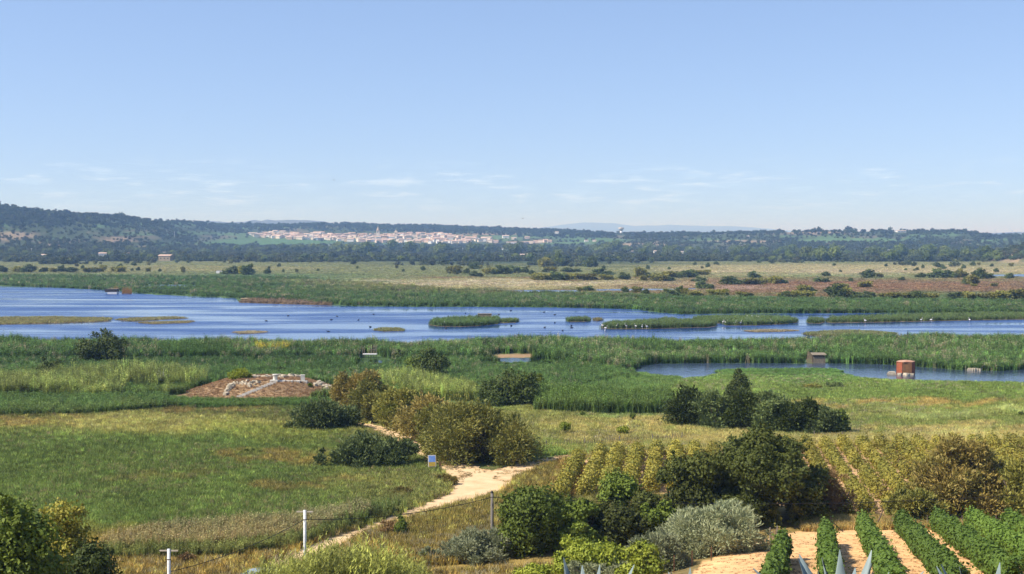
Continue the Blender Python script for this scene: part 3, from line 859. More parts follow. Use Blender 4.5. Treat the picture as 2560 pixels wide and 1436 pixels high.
bush('dark_tree', 'compact dark shrub beside the tiny reed pool', 'tree', 992, 905, 34, 30, 'dark', 17, leaf=0.24, n=900, nl=8, lr=0.25)
for i, (px, by, w, h, lab) in enumerate([
        (1725, 1073, 130, 105, 'tamarisk at the track end of the dark thicket'), (1790, 1078, 120, 100, 'tamarisk second from the track end of the dark thicket'),
        (1860, 1082, 120, 108, 'tamarisk in the middle of the dark thicket under a taller tree'), (1925, 1086, 130, 106, 'tamarisk with a pointed crown in the dark thicket'),
        (2000, 1090, 130, 92, 'tamarisk near the meadow end of the dark thicket'), (2060, 1092, 110, 78, 'low tamarisk closing the dark thicket on the meadow side')]):
    bush('tamarisk', lab, TAM, px, by, w, h, 'tamarisk_blue' if i % 2 else 'dark', 20 + i, leaf=0.18, n=8000, nl=22, lr=0.19, spray=True, aspect=2.8)
bush('dark_tree', 'tall narrow tree sticking out above the dark tamarisk thicket', 'tree', 1842, 1040, 62, 116, 'dark', 27, leaf=0.2, n=3200, nl=16, lr=0.2, multi=1, base=0.15)
bush('dark_tree', 'leafy upright tree at the meadow end of the dark thicket', 'tree', 2102, 1090, 50, 66, 'leafy', 28, leaf=0.2, n=1800, nl=12, lr=0.22, multi=1)
bush('tamarisk', 'rusty flowering tamarisk overhanging the green vine rows', TAM, 2395, 1300, 270, 205, 'tamarisk_rust', 29, leaf=0.15, n=22000, nl=44, lr=0.15, spray=True, aspect=3.2)
bush('tamarisk', 'olive green tamarisk beside the rusty flowering one', TAM, 2545, 1302, 160, 165, 'tamarisk', 30, leaf=0.15, n=12000, nl=28, lr=0.17, spray=True, aspect=3.2)
bush('tamarisk', 'low sprawling tamarisk below the yellow vineyard by the wire fence', TAM, 2285, 1312, 150, 90, 'tamarisk', 31, leaf=0.15, n=8000, nl=22, lr=0.18, spray=True, aspect=3.2)
bush('leafy_bush', 'dense dark green bush right of the wooden utility pole', 'bush', 1325, 1396, 170, 180, 'leafy', 32, leaf=0.20, n=14000, nl=36, lr=0.16)
bush('leafy_bush', 'bushy green shrub between two taller bushes near the wooden pole', 'bush', 1440, 1385, 140, 135, 'leafy', 33, leaf=0.20, n=9000, nl=26, lr=0.18)
bush('small_tree', 'small open-crowned tree above the green shrubs', 'tree', 1545, 1322, 95, 140, 'leafy', 34, leaf=0.2, n=4600, nl=18, lr=0.2, multi=1, base=0.3)
bush('leafy_bush', 'dark green shrub in front of the small open-crowned tree', 'bush', 1555, 1372, 150, 110, 'oak', 35, leaf=0.2, n=9000, nl=24, lr=0.18)
bush('leafy_bush', 'green shrub tucked beneath the largest dark bush', 'bush', 1640, 1362, 130, 110, 'leafy', 36, leaf=0.2, n=8000, nl=24, lr=0.18)
bush('leafy_bush', 'green shrub filling the gap right of the dense pole bush', 'bush', 1405, 1350, 150, 112, 'leafy', 140, leaf=0.2, n=8000, nl=26, lr=0.16)
bush('leafy_bush', 'dark shrub at the foot of the small open-crowned tree', 'bush', 1492, 1372, 150, 110, 'oak', 141, leaf=0.2, n=8000, nl=26, lr=0.16)
bush('leafy_bush', 'dark shrub between the small tree and the largest dark bush', 'bush', 1625, 1335, 130, 105, 'oak', 142, leaf=0.2, n=7000, nl=24, lr=0.16)
bush('saltbush', 'broad silvery grey saltbush along the edge of the bare soil', 'shrub', 1780, 1392, 290, 130, 'grey', 37, leaf=0.085, n=26000, nl=50, lr=0.13, spray=True, aspect=4.2, multi=5, bark=M_BARK_PALE)
bush('saltbush', 'rounded silvery saltbush at the foot of the wooden pole', 'shrub', 1195, 1412, 190, 84, 'grey', 38, leaf=0.085, n=12000, nl=30, lr=0.15, spray=True, aspect=4.2, multi=5, bark=M_BARK_PALE)
bush('saltbush', 'small grey saltbush beside the rounded one at the pole', 'shrub', 1085, 1412, 76, 42, 'grey', 39, leaf=0.08, n=3600, nl=14, lr=0.2, spray=True, aspect=4.2, multi=4, bark=M_BARK_PALE)
bush('saltbush', 'grey saltbush showing between two bright leafy shrubs', 'shrub', 1650, 1435, 150, 105, 'grey', 40, leaf=0.08, n=10000, nl=26, lr=0.16, spray=True, aspect=4.2, multi=4, bark=M_BARK_PALE)
bush('saltbush', 'thin grey saltbush behind the agave tips', 'shrub', 1500, 1470, 170, 70, 'grey', 41, leaf=0.08, n=7000, nl=22, lr=0.17, spray=True, aspect=4.2, multi=4, bark=M_BARK_PALE)
bush('bright_shrub', 'bright yellow-green leafy shrub with glossy leaves', 'shrub', 1480, 1462, 190, 112, 'fresh', 42, leaf=0.17, n=11000, nl=34, lr=0.15)
bush('bright_shrub', 'smaller bright leafy shrub against the silvery saltbush', 'shrub', 1598, 1470, 120, 110, 'fresh', 43, leaf=0.17, n=7000, nl=24, lr=0.17)
bush('bright_shrub', 'low bright shrub in the golden grass right of the saltbush', 'shrub', 1350, 1470, 130, 60, 'fresh', 44, leaf=0.16, n=5000, nl=20, lr=0.17)
bush('shade_tree', 'dark foreground tree with sunlit yellow-green top branches', 'tree', 20, 1700, 250, 465, 'leafy', 45, leaf=0.17, n=30000, nl=60, lr=0.14, d_at=62, multi=1, base=0.1)
bush('yellow_bush', 'yellow-green bush beside the dark foreground tree', 'bush', 160, 1600, 190, 345, 'yellowish', 46, leaf=0.15, n=18000, nl=44, lr=0.15, d_at=70)
bush('dark_bush', 'low dark green bush at the foot of the yellow-green one', 'bush', 215, 1600, 160, 235, 'dark', 47, leaf=0.16, n=9000, nl=28, lr=0.16, d_at=69)
bush('bramble', 'dry brown bramble clump in the golden grass', 'shrub', 468, 1418, 44, 34, 'dead', 48, leaf=0.10, n=1100, nl=10, lr=0.22, spray=True, aspect=3)
bush('bramble', 'tall leafy weed at the edge of the sandy track', 'shrub', 1002, 1352, 32, 66, 'leafy', 49, leaf=0.13, n=1100, nl=10, lr=0.25, base=0.1)
bush('bramble', 'dry stalky weed beside the sandy track', 'shrub', 962, 1350, 60, 46, 'dead', 50, leaf=0.08, n=1200, nl=12, lr=0.2, spray=True, aspect=5)
bush('bramble', 'dark low heath clump on the track verge', 'shrub', 1110, 1215, 70, 26, 'tamarisk_rust', 51, leaf=0.10, n=1800, nl=14, lr=0.18, spray=True, aspect=4)
bush('bramble', 'dark brown rush clump in the meadow near the track', 'shrub', 1000, 1243, 64, 24, 'tamarisk_rust', 52, leaf=0.10, n=1500, nl=14, lr=0.18, spray=True, aspect=4)
bush('bramble', 'dark rush patch in the pale meadow', 'shrub', 400, 1064, 34, 9, 'tamarisk_rust', 53, leaf=0.12, n=500, nl=8, lr=0.2, spray=True, aspect=4)
bush('bramble', 'dark rush patch in the rusty meadow', 'shrub', 634, 1137, 46, 12, 'dark', 54, leaf=0.12, n=700, nl=8, lr=0.2, spray=True, aspect=4)
bush('bramble', 'shrub on the right meadow beyond the thicket', 'shrub', 2030, 976, 46, 16, 'tamarisk', 55, leaf=0.16, n=700, nl=9, lr=0.22, spray=True, aspect=3)
bush('bramble', 'greener shrub next to another on the right meadow', 'shrub', 2088, 973, 46, 16, 'tamarisk_blue', 56, leaf=0.16, n=700, nl=9, lr=0.22, spray=True, aspect=3)
bush('bramble', 'dark bush cut by the meadow edge beyond the vineyards', 'shrub', 2552, 1046, 30, 16, 'dark', 57, leaf=0.16, n=500, nl=8, lr=0.22)
for i, (px, by, w, h, lab) in enumerate([(1413, 1092, 28, 36, 'sapling with a round fresh crown in the dry field near the big tamarisk'), (1557, 1094, 30, 28, 'flat-topped sapling in the dry field behind the picket fence'), (1582, 1056, 14, 22, 'slim dark sapling close to the reed wall'), (1457, 1046, 14, 16, 'tiny sapling at the foot of the reed wall')]):
    bush('sapling', lab, 'tree', px, by, w, h, 'fresh' if i < 2 else 'leafy', 60 + i, leaf=0.16, n=700 if i < 2 else 260, nl=8, lr=0.3, multi=1, base=0.5, rad=0.05)
for i, (px, by, w, h, lab) in enumerate([(455, 962, 90, 40, 'feathery pale willow scrub left of the ruins'), (600, 948, 60, 26, 'thin weedy scrub on the back of the ruin mound'), (1330, 972, 60, 34, 'pale willow scrub to the right of the dark round tree'), (980, 962, 70, 30, 'pale cane scrub in front of the two-stemmed tree'), (775, 968, 9, 8, 'tiny green weed growing on the mound steps')]):
    bush('willow_scrub', lab, 'shrub', px, by, w, h, 'fresh' if i != 4 else 'leafy', 70 + i, leaf=0.14, n=1800 if i != 4 else 160, nl=14, lr=0.22, spray=True, aspect=5)

# --- round shrubs and trees dotted over the far plain: copies of a few kinds
def proto(name, label, cat, pal, seed, n, leaf, nl, lr, spray=False, aspect=1.5, base=0.0, depth=0.9, multi=3, trunk=0.03):
    r = np.random.default_rng(seed)
    t = thing(name, label, cat, (0, 0, -500))
    c, R = lobes_dome(1.0, depth, 1.0, nl, lr, r, base)
    obj('crown', crown_mesh('crown', MF[pal], c, R, n, leaf, aspect, r, spray), t)
    obj('trunk', trunk_mesh('trunk', 1.0, trunk, c, r, M_BARK, 5, multi), t)
    return t
P_SALT = [proto('tamarisk_bush', 'rounded olive tamarisk dotted over the far salt meadow', 'bush', 'tamarisk', 100, 1500, .075, 16, .22, True, 2.2),
          proto('tamarisk_bush', 'rounded grey-green tamarisk dotted over the far salt meadow', 'bush', 'tamarisk_blue', 101, 1500, .075, 14, .24, True, 2.2),
          proto('tamarisk_bush', 'rounded dark green bush dotted over the far salt meadow', 'bush', 'dark', 102, 1500, .075, 18, .2, False, 1.5)]
P_TREE = [proto('broadleaf_tree', 'dark broadleaf tree in the belt along the far edge of the plain', 'tree', 'pine', 110, 1100, .085, 14, .22, multi=1, base=.08),
          proto('broadleaf_tree', 'mid green broadleaf tree in the belt along the far edge of the plain', 'tree', 'far', 111, 1100, .085, 16, .2, multi=1, base=.08),
          proto('broadleaf_tree', 'olive green broadleaf tree in the belt along the far edge of the plain', 'tree', 'tamarisk_blue', 112, 1100, .085, 12, .24, multi=1, base=.05)]
used = set()
def salt_where(px, by):
    if px < 800: return 'in the line behind the lagoon reeds below the cottages' if by > 672 else 'small on the grassy plain below the stone farm'
    if by < 676: return 'small near the tree belt on the dry plain'
    if by > 735: return 'in the row along the back of the reed belt'
    if px < 1345: return 'in the grove before the pair of cream sheds'
    if px < 1700: return 'beside the shallow salt pools'
    return 'on the reddish glasswort flat' if by > 698 else 'on the tan flat before the dense tree row'
SALT_KIND = {'rounded olive': 'rounded olive tamarisk', 'rounded grey-green': 'rounded grey-green tamarisk', 'rounded dark': 'rounded dark green bush'}
CLEAR = [(415, 652, 26), (257, 643, 16), (112, 644, 14), (320, 638, 8), (411, 634, 8), (1306, 642, 11), (1323, 641, 11), (1578, 631, 9), (1638, 634, 8), (1702, 635, 11), (1262, 625, 11), (1553, 588, 12), (2225, 629, 14), (2262, 629, 8), (549, 684, 12), (1970, 577, 10), (2148, 577, 8), (2171, 578, 8), (2242, 576, 9), (2252, 581, 14), (1392, 584, 7), (1466, 605, 7), (1486, 604, 7), (945, 596, 5), (990, 593, 5)]
def blocked(px, by):
    m = np.zeros(np.shape(px), bool)
    for cx, cy, w in CLEAR:
        m |= (np.abs(px - cx) < w) & (by > cy - 1) & (by < cy + 7)
    return m
def place(src, px, by, w_px, h_px, group, r, label=None):
    x, y, z = hit(px, by)
    if src in P_SALT:
        w_px, h_px = w_px * 1.12, h_px * 1.2
    s = math.hypot(y, EYE - z) / F
    sc3 = (w_px * s, w_px * s * r.uniform(0.8, 1.0), h_px * s)
    rz = r.uniform(0, 6.28)
    if src.name not in used:
        used.add(src.name)
        src.location = (x, y, z); src.rotation_euler = (0, 0, rz); src.scale = sc3; src['group'] = group
        if label: src['label'] = label
        return src
    return copy_tree(src, (x, y, z), rz, sc3, label=label, group=group)
rp = np.random.default_rng(77)
SALT = [(8,681,32,14),(45,681,30,12),(75,681,40,17),(108,681,22,10),(132,681,22,9),(155,680,30,12),(180,681,40,11),(222,681,30,10),(250,680,22,10),(258,677,18,12),(285,680,20,10),(300,681,30,13),(330,678,9,6),(345,677,12,8),(370,680,14,9),(400,680,9,7),(457,682,13,12),(583,686,40,17),(621,688,36,22),(668,685,22,12),(708,681,9,7),(742,681,10,7),
 (1139,686,32,18),(1166,685,22,12),(1186,692,26,12),(1201,692,16,8),(1219,686,28,12),(1253,686,50,18),(1283,683,40,15),(1315,683,14,14),(1330,687,20,10),(1377,681,32,12),(1421,681,36,10),(1350,701,50,15),(1387,701,56,17),(1425,701,44,15),(1465,701,50,14),(1515,701,32,12),(1559,700,26,16),(1602,695,36,22),(1646,704,46,17),(1609,703,20,12),(1502,688,40,14),(1673,695,36,14),(1397,666,28,30),(1360,668,30,20),(1475,668,40,22),(1186,673,26,14),
 (1471,728,34,11),(1562,732,20,13),(1592,732,26,13),(1612,738,26,13),(1670,740,40,14),(1700,740,22,20),
 (2086,745,54,30),(2169,695,48,18),(1881,695,30,14),(2064,691,24,10),(2305,695,26,11),(2340,695,40,18),(2372,695,40,16),(2399,695,32,15),(2447,697,46,22),(2431,712,34,20),(2523,697,26,12),(1828,712,60,17),(1875,712,40,14),(1905,712,30,14),(1938,710,34,16),(2045,706,30,10),(2065,706,22,9),(2126,704,18,8),(2254,702,20,8),(1757,723,36,17),(1750,705,32,10),(1720,694,50,16),(1757,688,38,11),(2162,719,36,13),(2111,722,26,11),(2009,732,36,16),(2435,717,16,6),(2486,717,18,8),
 (1970,744,40,13),(2000,744,40,14),(2022,744,30,14),(2140,745,40,13),(2170,745,36,13),(2220,748,44,13),(2250,748,40,14),(2288,748,50,17),(2325,748,40,12),(2390,749,40,15),(2416,749,40,16),(2446,749,50,12),(2490,749,40,16),(2515,749,44,18),(2546,749,50,22),(1785,742,34,15),(1808,742,30,16),(1855,744,30,12),(1873,744,24,10),(1707,740,30,16),(1734,741,36,11),(2358,673,16,8),(2286,666,12,10),(2432,665,14,10),(2528,667,12,8)]
for q in SALT:
    k = int(rp.choice(3, p=[.45, .3, .25]))
    place(P_SALT[k], *q, 'round bushes dotted over the far salt meadow', rp, ('' if q[2] < 34 else 'wide ') + list(SALT_KIND.values())[k] + ' ' + salt_where(q[0], q[1]))
for q in SALT:
    if q[2] > 24 and rp.random() < .75:
        k = int(rp.choice(3, p=[.45, .3, .25]))
        place(P_SALT[k], q[0] + rp.choice([-1, 1]) * q[2] * rp.uniform(.4, .7), q[1] - rp.uniform(-.5, 1.5), q[2] * rp.uniform(.4, .75), q[3] * rp.uniform(.45, .8), 'round bushes dotted over the far salt meadow', rp, 'low ' + list(SALT_KIND.values())[k] + ' ' + salt_where(q[0], q[1]))
for i in range(46):                                  # the smallest ones
    px, by = rp.uniform(0, 2560), rp.uniform(658, 682)
    w = rp.uniform(7, 15)
    k = int(rp.integers(0, 3))
    place(P_SALT[k], px, by, w, w * rp.uniform(.55, .8), 'round bushes dotted over the far salt meadow', rp, list(SALT_KIND.values())[k] + ' ' + salt_where(px, by))
def edge_trees(n, x0, x1, y0, y1, w0, w1, k, where):
    for i in range(n):
        px = rp.uniform(x0, x1); by = rp.uniform(y0, y1); w = rp.uniform(w0, w1)
        if blocked(np.array(px), np.array(by)):
            continue
        j = int(rp.choice(3, p=k))
        place(P_TREE[j], px, by, w, w * rp.uniform(.65, 1.0), 'trees ' + where, rp, ('low ' if w < w0 + (w1 - w0) * .33 else 'tall ' if w > w0 + (w1 - w0) * .67 else '') + ['dark', 'mid green', 'olive green'][j] + ' tree ' + where)
edge_trees(46, 1960, 2500, 646, 655, 20, 38, [.55, .35, .1], 'in the front of the dense tree row by the tan flat')
edge_trees(20, 1960, 2420, 634, 644, 18, 34, [.5, .4, .1], 'at the back of the dense tree row before the warehouse')
edge_trees(26, 850, 1250, 628, 641, 18, 36, [.65, .25, .1], 'in the tall grove just below the village church')
edge_trees(26, 1240, 1620, 630, 645, 18, 36, [.55, .3, .15], 'around the pair of cream sheds')
edge_trees(22, 1600, 1980, 630, 646, 16, 32, [.5, .35, .15], 'around the cream barn below the water tower')
edge_trees(14, 590, 860, 625, 634, 16, 28, [.6, .3, .1], 'in the hedge below the green field')
edge_trees(40, 0, 700, 628, 652, 12, 22, [.2, .45, .35], 'among the cottages at the hill foot')
edge_trees(60, 600, 2000, 646, 657, 12, 22, [.1, .4, .5], 'in the low front of the shrub belt')

# ------------------------------------------------------------------ uncountable growth: reeds, grass, woods
M_BLADE = mat_foliage('blades', (1.25, 1.25, 1.25), (0.72, 0.72, 0.72), trans=0.22, tint=True)
M_WOODS = mat_foliage('woods_leaves', (1.2, 1.2, 1.2), (0.7, 0.7, 0.7), trans=0.2, tint=True)
def tuft_mesh(name, nb, h, spread, width, lean, seed, plume=0.0, leafy=0):
    r = np.random.default_rng(seed)
    V = []; Fc = []; var = []
    for i in range(nb):
        a = r.uniform(0, 6.28); rr = spread * math.sqrt(r.random()); o = np.array([math.cos(a) * rr, math.sin(a) * rr, -0.02])
        hh = h * r.uniform(0.65, 1.08); l = lean * r.uniform(0.2, 1.3); b = r.uniform(0, 6.28)
        dirv = np.array([math.cos(b), math.sin(b), 0])
        c = r.uniform(0, 6.28); side = np.array([math.cos(c), math.sin(c), 0]) * width * 0.5
        p1 = o + dirv * l * 0.3 + np.array([0, 0, hh * 0.55]); p2 = o + dirv * l + np.array([0, 0, hh])
        n = len(V)
        V += [o - side, o + side, p1 + side * .9, p1 - side * .9, p2]
        Fc += [(n, n + 1, n + 2), (n, n + 2, n + 3), (n + 3, n + 2, n + 4)]
        v = r.random()
        var += [v] * 5
        for k in range(leafy):
            t = r.uniform(0.3, 0.95); q = o + (p2 - o) * t; e = r.uniform(0, 6.28)
            ld = np.array([math.cos(e), math.sin(e), 0.5]) * h * 0.16; ls = np.cross(ld, [0, 0, 1.0]); ls = ls / (np.linalg.norm(ls) + 1e-9) * width * 0.9
            n = len(V)
            V += [q - ls, q + ls, q + ld + np.array([0, 0, -h * 0.03])]
            Fc += [(n, n + 1, n + 2)]; v2 = r.random(); var += [v2] * 3
    return np_mesh(name, np.array(V), np.array(Fc), M_BLADE, {'var': np.array(var)})
def protos(prefix, meshes):
    c = bpy.data.collections.new(prefix)
    for i, m in enumerate(meshes):
        c.objects.link(bpy.data.objects.new('%s_%02d' % (prefix, i), m))
    return c
C_REED = protos('reed_clumps', [tuft_mesh('reed', 16, 1.0, .34, .055, .16, 200 + i, leafy=3) for i in range(5)])
C_GRASS = protos('grass_tufts', [tuft_mesh('grass', 18, 1.0, .5, .075, .45, 220 + i) for i in range(5)])
C_CANE = protos('cane_clumps', [tuft_mesh('cane', 9, 1.0, .24, .02, .22, 240 + i, leafy=11) for i in range(5)])
def woods_mesh(seed, n, nl, lr, base):
    r = np.random.default_rng(seed)
    c, R = lobes_dome(1.0, .95, 1.0, nl, lr, r, base)
    return crown_mesh('woods', M_WOODS, c, R, n, .13, 1.4, r)
C_WOODS = protos('woods_trees', [woods_mesh(260 + i, 260, 9, .27, .02) for i in range(6)])

def scatter(name, label, cat, P, scale, tint, coll, r, kind='stuff'):
    n = len(P)
    me = np_mesh(name, P, np.zeros((0, 3), int), None, {
        'rot': np.stack([r.normal(0, .05, n), r.normal(0, .05, n), r.uniform(0, 6.28, n)], 1),
        'scl': scale, 'tint': np.concatenate([np.clip(tint, 0.004, 0.9), np.ones((n, 1))], 1)})
    o = obj(name, me)
    ng = bpy.data.node_groups.new('scatter_' + name, 'GeometryNodeTree')
    ng.interface.new_socket('Geometry', in_out='INPUT', socket_type='NodeSocketGeometry')
    ng.interface.new_socket('Geometry', in_out='OUTPUT', socket_type='NodeSocketGeometry')
    N, L = ng.nodes, ng.links
    gi = N.new('NodeGroupInput'); go = N.new('NodeGroupOutput')
    ip = N.new('GeometryNodeInstanceOnPoints')
    ci = N.new('GeometryNodeCollectionInfo'); ci.inputs['Collection'].default_value = coll
    ci.inputs['Separate Children'].default_value = True; ci.inputs['Reset Children'].default_value = True
    ip.inputs['Pick Instance'].default_value = True
    rv = N.new('FunctionNodeRandomValue'); rv.data_type = 'INT'
    rv.inputs[4].default_value = 0; rv.inputs[5].default_value = 50
    def named(an, dt):
        a = N.new('GeometryNodeInputNamedAttribute'); a.data_type = dt; a.inputs['Name'].default_value = an; return a
    ar = named('rot', 'FLOAT_VECTOR'); asx = named('scl', 'FLOAT_VECTOR')
    er = N.new('FunctionNodeEulerToRotation')
    L.new(ar.outputs[0], er.inputs[0]); L.new(er.outputs[0], ip.inputs['Rotation'])
    L.new(asx.outputs[0], ip.inputs['Scale'])
    L.new(gi.outputs[0], ip.inputs['Points']); L.new(ci.outputs[0], ip.inputs['Instance'])
    L.new(rv.outputs[2], ip.inputs['Instance Index']); L.new(ip.outputs[0], go.inputs[0])
    md = o.modifiers.new('scatter', 'NODES'); md.node_group = ng
    return tag(o, label, cat, kind=kind)

def region(poly, n, r, keep=None):
    xs = [p[0] for p in poly]; ys = [p[1] for p in poly]
    px = r.uniform(min(xs), max(xs), n * 2); py = r.uniform(min(ys), max(ys), n * 2)
    m = in_poly(px, py, poly)
    px, py = px[m][:n], py[m][:n]
    x, y = flat(px, py)
    return px, py, x, y
MOUND_R = lambda x, y: np.sqrt(((x - MOUND[0]) / 11.0) ** 2 + ((y - MOUND[1] + 2) / 10.5) ** 2)
ISL = [i[0] for i in ISLANDS]
rs = np.random.default_rng(500)
GAIN = 1.6 * np.array([1.0, 1.0, 0.72])
def grow(name, label, poly, n, hgt, wid, coll, cat='grass', tint=None, mix=1.0, jit=0.16, water=True, path=-0.15, thin=None, gain=1.2, hn=0.5, fleck=0.0, fcol=(.30, .26, .15), blue=1.0):
    gain = gain * GAIN * np.array([1, 1, blue])
    px, py, x, y = region(poly, n, rs)
    ok = np.ones(len(px), bool)
    if water:
        ok &= ~is_water(px, py)
    if path is not None:
        ok &= ~near_path(x, y, path - .1 + rs.normal(0, .32, len(x)))
    ok &= MOUND_R(x, y) > 1.0
    for x0, x1, y0, y1 in ((1212, 1366, 883, 909), (892, 956, 883, 909), (938, 988, 895, 913), (2002, 2078, 893, 914)):
        e = ((px - (x0 + x1) / 2) / (x1 - x0) * 2) ** 2 + ((py - (y0 + y1) / 2) / (y1 - y0) * 2) ** 2
        ok &= e + (fbm(px / 14, py / 3) - .5) * 1.1 > 1
    low = ((px > 1200) & (px < 1380) & (py >= 908) & (py < 925)) | ((px > 890) & (px < 960) & (py >= 908) & (py < 925))
    lowk = 0.35
    if thin is not None:
        ok &= rs.random(len(px)) < thin(px, py, x, y)
    px, py, x, y, low = px[ok], py[ok], x[ok], y[ok], low[ok]
    z = G(x, y)
    C = land(px, py)
    if tint is not None:
        C = C * (1 - mix) + np.array(tint) * mix
    patch = 0.72 + 0.56 * fbm(x / 5.0, y / 9.0)
    C = C * gain * (patch * np.exp(rs.normal(0, jit * 1.6, len(x))))[:, None]
    C = C * np.exp(rs.normal(0, 0.05, (len(x), 3)))
    if fleck:
        k = (rs.random(len(x)) < fleck * 2 * sstep((fbm(x / 8 + 30, y / 14) - .35) / .3))[:, None]
        C = np.where(k, np.array(fcol) * np.exp(rs.normal(0, .2, (len(x), 1))) * 1.3, C)
    hv = hgt * np.exp(rs.normal(0, 0.16, len(x))) * (1 - hn / 2 + hn * fbm(x / 7 + 5, y / 10))
    hv = np.where(low, hv * lowk, hv)
    hv = np.where((px > 1560) & (py > 888) & (py < 934), hv * .72, hv)
    hv = np.where((px > 1560) & (py > 934) & (py < 966), hv * .6, hv)
    wv = wid * rs.uniform(0.8, 1.25, len(x))
    scatter(name, label, cat, np.stack([x, y, z], 1), np.stack([wv, wv, hv], 1), C, coll, rs)
# far reed belts behind the lagoon
grow('reed_bed', 'green reed belt along the far shore of the lagoon', [(-200, 688), (700, 694), (1200, 730), (1700, 744), (2000, 752), (2700, 757), (2700, 784), (1850, 783), (1620, 776), (1350, 766), (900, 763), (600, 742), (330, 729), (0, 714), (-200, 710)], 36000, 1.5, 2.7, C_REED, 'reeds', path=None, jit=.18, gain=.95, tint=(.075, .115, .045), mix=.4, fleck=.07, thin=lambda px, py, x, y: np.where(fbm(px / 90 + 2, py / 3.2) < .40, .12, 1))
grow('reed_bed', 'reeds edging the far lagoon shore above the waterline', [(330, 727), (600, 741), (900, 761), (1350, 764), (1600, 770), (1640, 775), (1860, 780), (2150, 778), (2700, 776), (2700, 787), (1990, 784), (1700, 786), (1610, 777), (1350, 769.5), (900, 767), (590, 746.5), (330, 733)], 8000, 1.5, 1.9, C_REED, 'reeds', tint=(.06, .10, .034), mix=.85, path=None, gain=1.0)
grow('meadow_grass', 'dry salt meadow grass beyond the far reeds', [(-200, 656), (2700, 656), (2700, 745), (1700, 738), (1200, 722), (600, 700), (-200, 690)], 36000, .4, 2.6, C_GRASS, path=None, jit=.16, gain=1.05, blue=1.45)
# reeds between the lagoon and the pond
grow('reed_bed', 'tall reed bed between the lagoon and the near meadows', [(-150, 861), (500, 867), (1000, 871), (1200, 867), (1330, 858), (1600, 864), (1800, 865), (2200, 855), (2700, 853), (2700, 930), (2520, 931), (2420, 930), (2310, 921), (2200, 914), (2000, 911), (1640, 912), (1560, 930), (1300, 905), (800, 900), (-150, 905)], 46000, 1.8, 1.25, C_REED, 'reeds', jit=.3, gain=.92, fleck=.09, hn=1.0)
grow('reed_bed', 'dense green reeds in the middle of the marsh', [(-150, 900), (800, 897), (1300, 902), (1570, 912), (1600, 945), (1300, 1000), (900, 1000), (500, 985), (-150, 1000)], 36000, 1.1, 1.0, C_REED, 'reeds', jit=.24, gain=.92, hn=.8, fleck=.03)
grow('reed_bed', 'dark reed wall in front of the dry field', [(1340, 1000), (1500, 1006), (1680, 1010), (1680, 1040), (1500, 1040), (1340, 1030)], 5000, 2.0, 1.0, C_REED, 'reeds', tint=(.062, .10, .028), mix=.85)
grow('reed_bed', 'dark reed wall below the ruin mound', [(380, 1004), (560, 1006), (850, 1004), (850, 1018), (560, 1024), (380, 1020)], 3500, .75, .8, C_REED, 'reeds', tint=(.06, .10, .028), mix=.85)
grow('reed_bed', 'dark reeds at the left edge below the canes', [(-100, 985), (420, 1000), (420, 1025), (200, 1040), (-100, 1045)], 5000, 1.1, 1.0, C_REED, 'reeds', tint=(.066, .105, .035), mix=.8)
grow('reed_bed', 'dark reed clump left of the yellow flowers', [(395, 888), (575, 886), (580, 898), (480, 902), (395, 900)], 1500, 2.3, 1.2, C_REED, 'reeds', tint=(.05, .088, .026), mix=.9)
grow('flowers', 'yellow flowering weeds in the reeds', [(640, 880), (725, 880), (725, 888), (640, 888)], 260, 1.9, .8, C_REED, 'flowers', tint=(.36, .28, .04), mix=.9)
grow('cane_thicket', 'pale feathery canes left of the ruin mound', [(-100, 955), (120, 950), (300, 945), (500, 945), (520, 968), (470, 985), (250, 998), (-100, 1000)], 5600, 2.3, 1.5, C_CANE, 'canes', tint=(.14, .155, .055), mix=.75, jit=.34, hn=1.3, gain=1.1, thin=lambda px, py, x, y: sstep((fbm(x / 6 + 4, y / 8, 3) - .36) / .12) * (.15 + .85 * sstep((530 - px + (fbm(x / 4, y / 5) - .5) * 200) / 140)))
grow('cane_thicket', 'pale canes between the tamarisk hedge and the dark trees', [(930, 952), (1060, 955), (1180, 985), (1200, 1005), (1080, 1000), (960, 975)], 1500, 2.2, 1.3, C_CANE, 'canes', tint=(.16, .18, .062), mix=.8, jit=.3, hn=1.0)
# meadows
grow('meadow_grass', 'wide green meadow left of the sandy track', [(-100, 1000), (900, 1015), (930, 1075), (1100, 1165), (1190, 1215), (1100, 1260), (850, 1345), (700, 1370), (250, 1385), (-100, 1400)], 62000, .5, .62, C_GRASS, jit=.26, gain=1.1, fleck=.05, fcol=(.26, .21, .10))
grow('meadow_grass', 'light green meadow right of the pond', [(1450, 935), (1580, 940), (1760, 942), (1800, 932), (2105, 933), (2160, 945), (2700, 955), (2700, 1108), (2000, 1112), (1700, 1128), (1360, 1140), (1180, 1150), (1180, 1030), (1350, 1015), (1600, 1000)], 52000, .5, .75, C_GRASS, jit=.2, gain=1.4, fleck=.08)
grow('meadow_grass', 'lush grass mound in front of the pond', [(1780, 931), (1840, 925), (2080, 925), (2110, 931), (2060, 938), (1850, 940)], 2200, .5, .8, C_REED, tint=(.085, .15, .045), mix=.7, water=False)
grow('meadow_grass', 'marsh grass between the pond and the tamarisks', [(1180, 935), (1600, 935), (1700, 945), (1640, 1005), (1340, 1005)], 8000, .8, .9, C_GRASS, tint=(.10, .155, .055), mix=.6)
grow('plume_grass', 'pinkish plumed reeds at the near edge of the meadow', [(250, 1378), (420, 1340), (700, 1318), (900, 1290), (930, 1300), (760, 1355), (560, 1385), (290, 1395)], 5200, 1.15, .7, C_REED, 'reeds', tint=(.215, .185, .125), mix=.7, gain=.95)
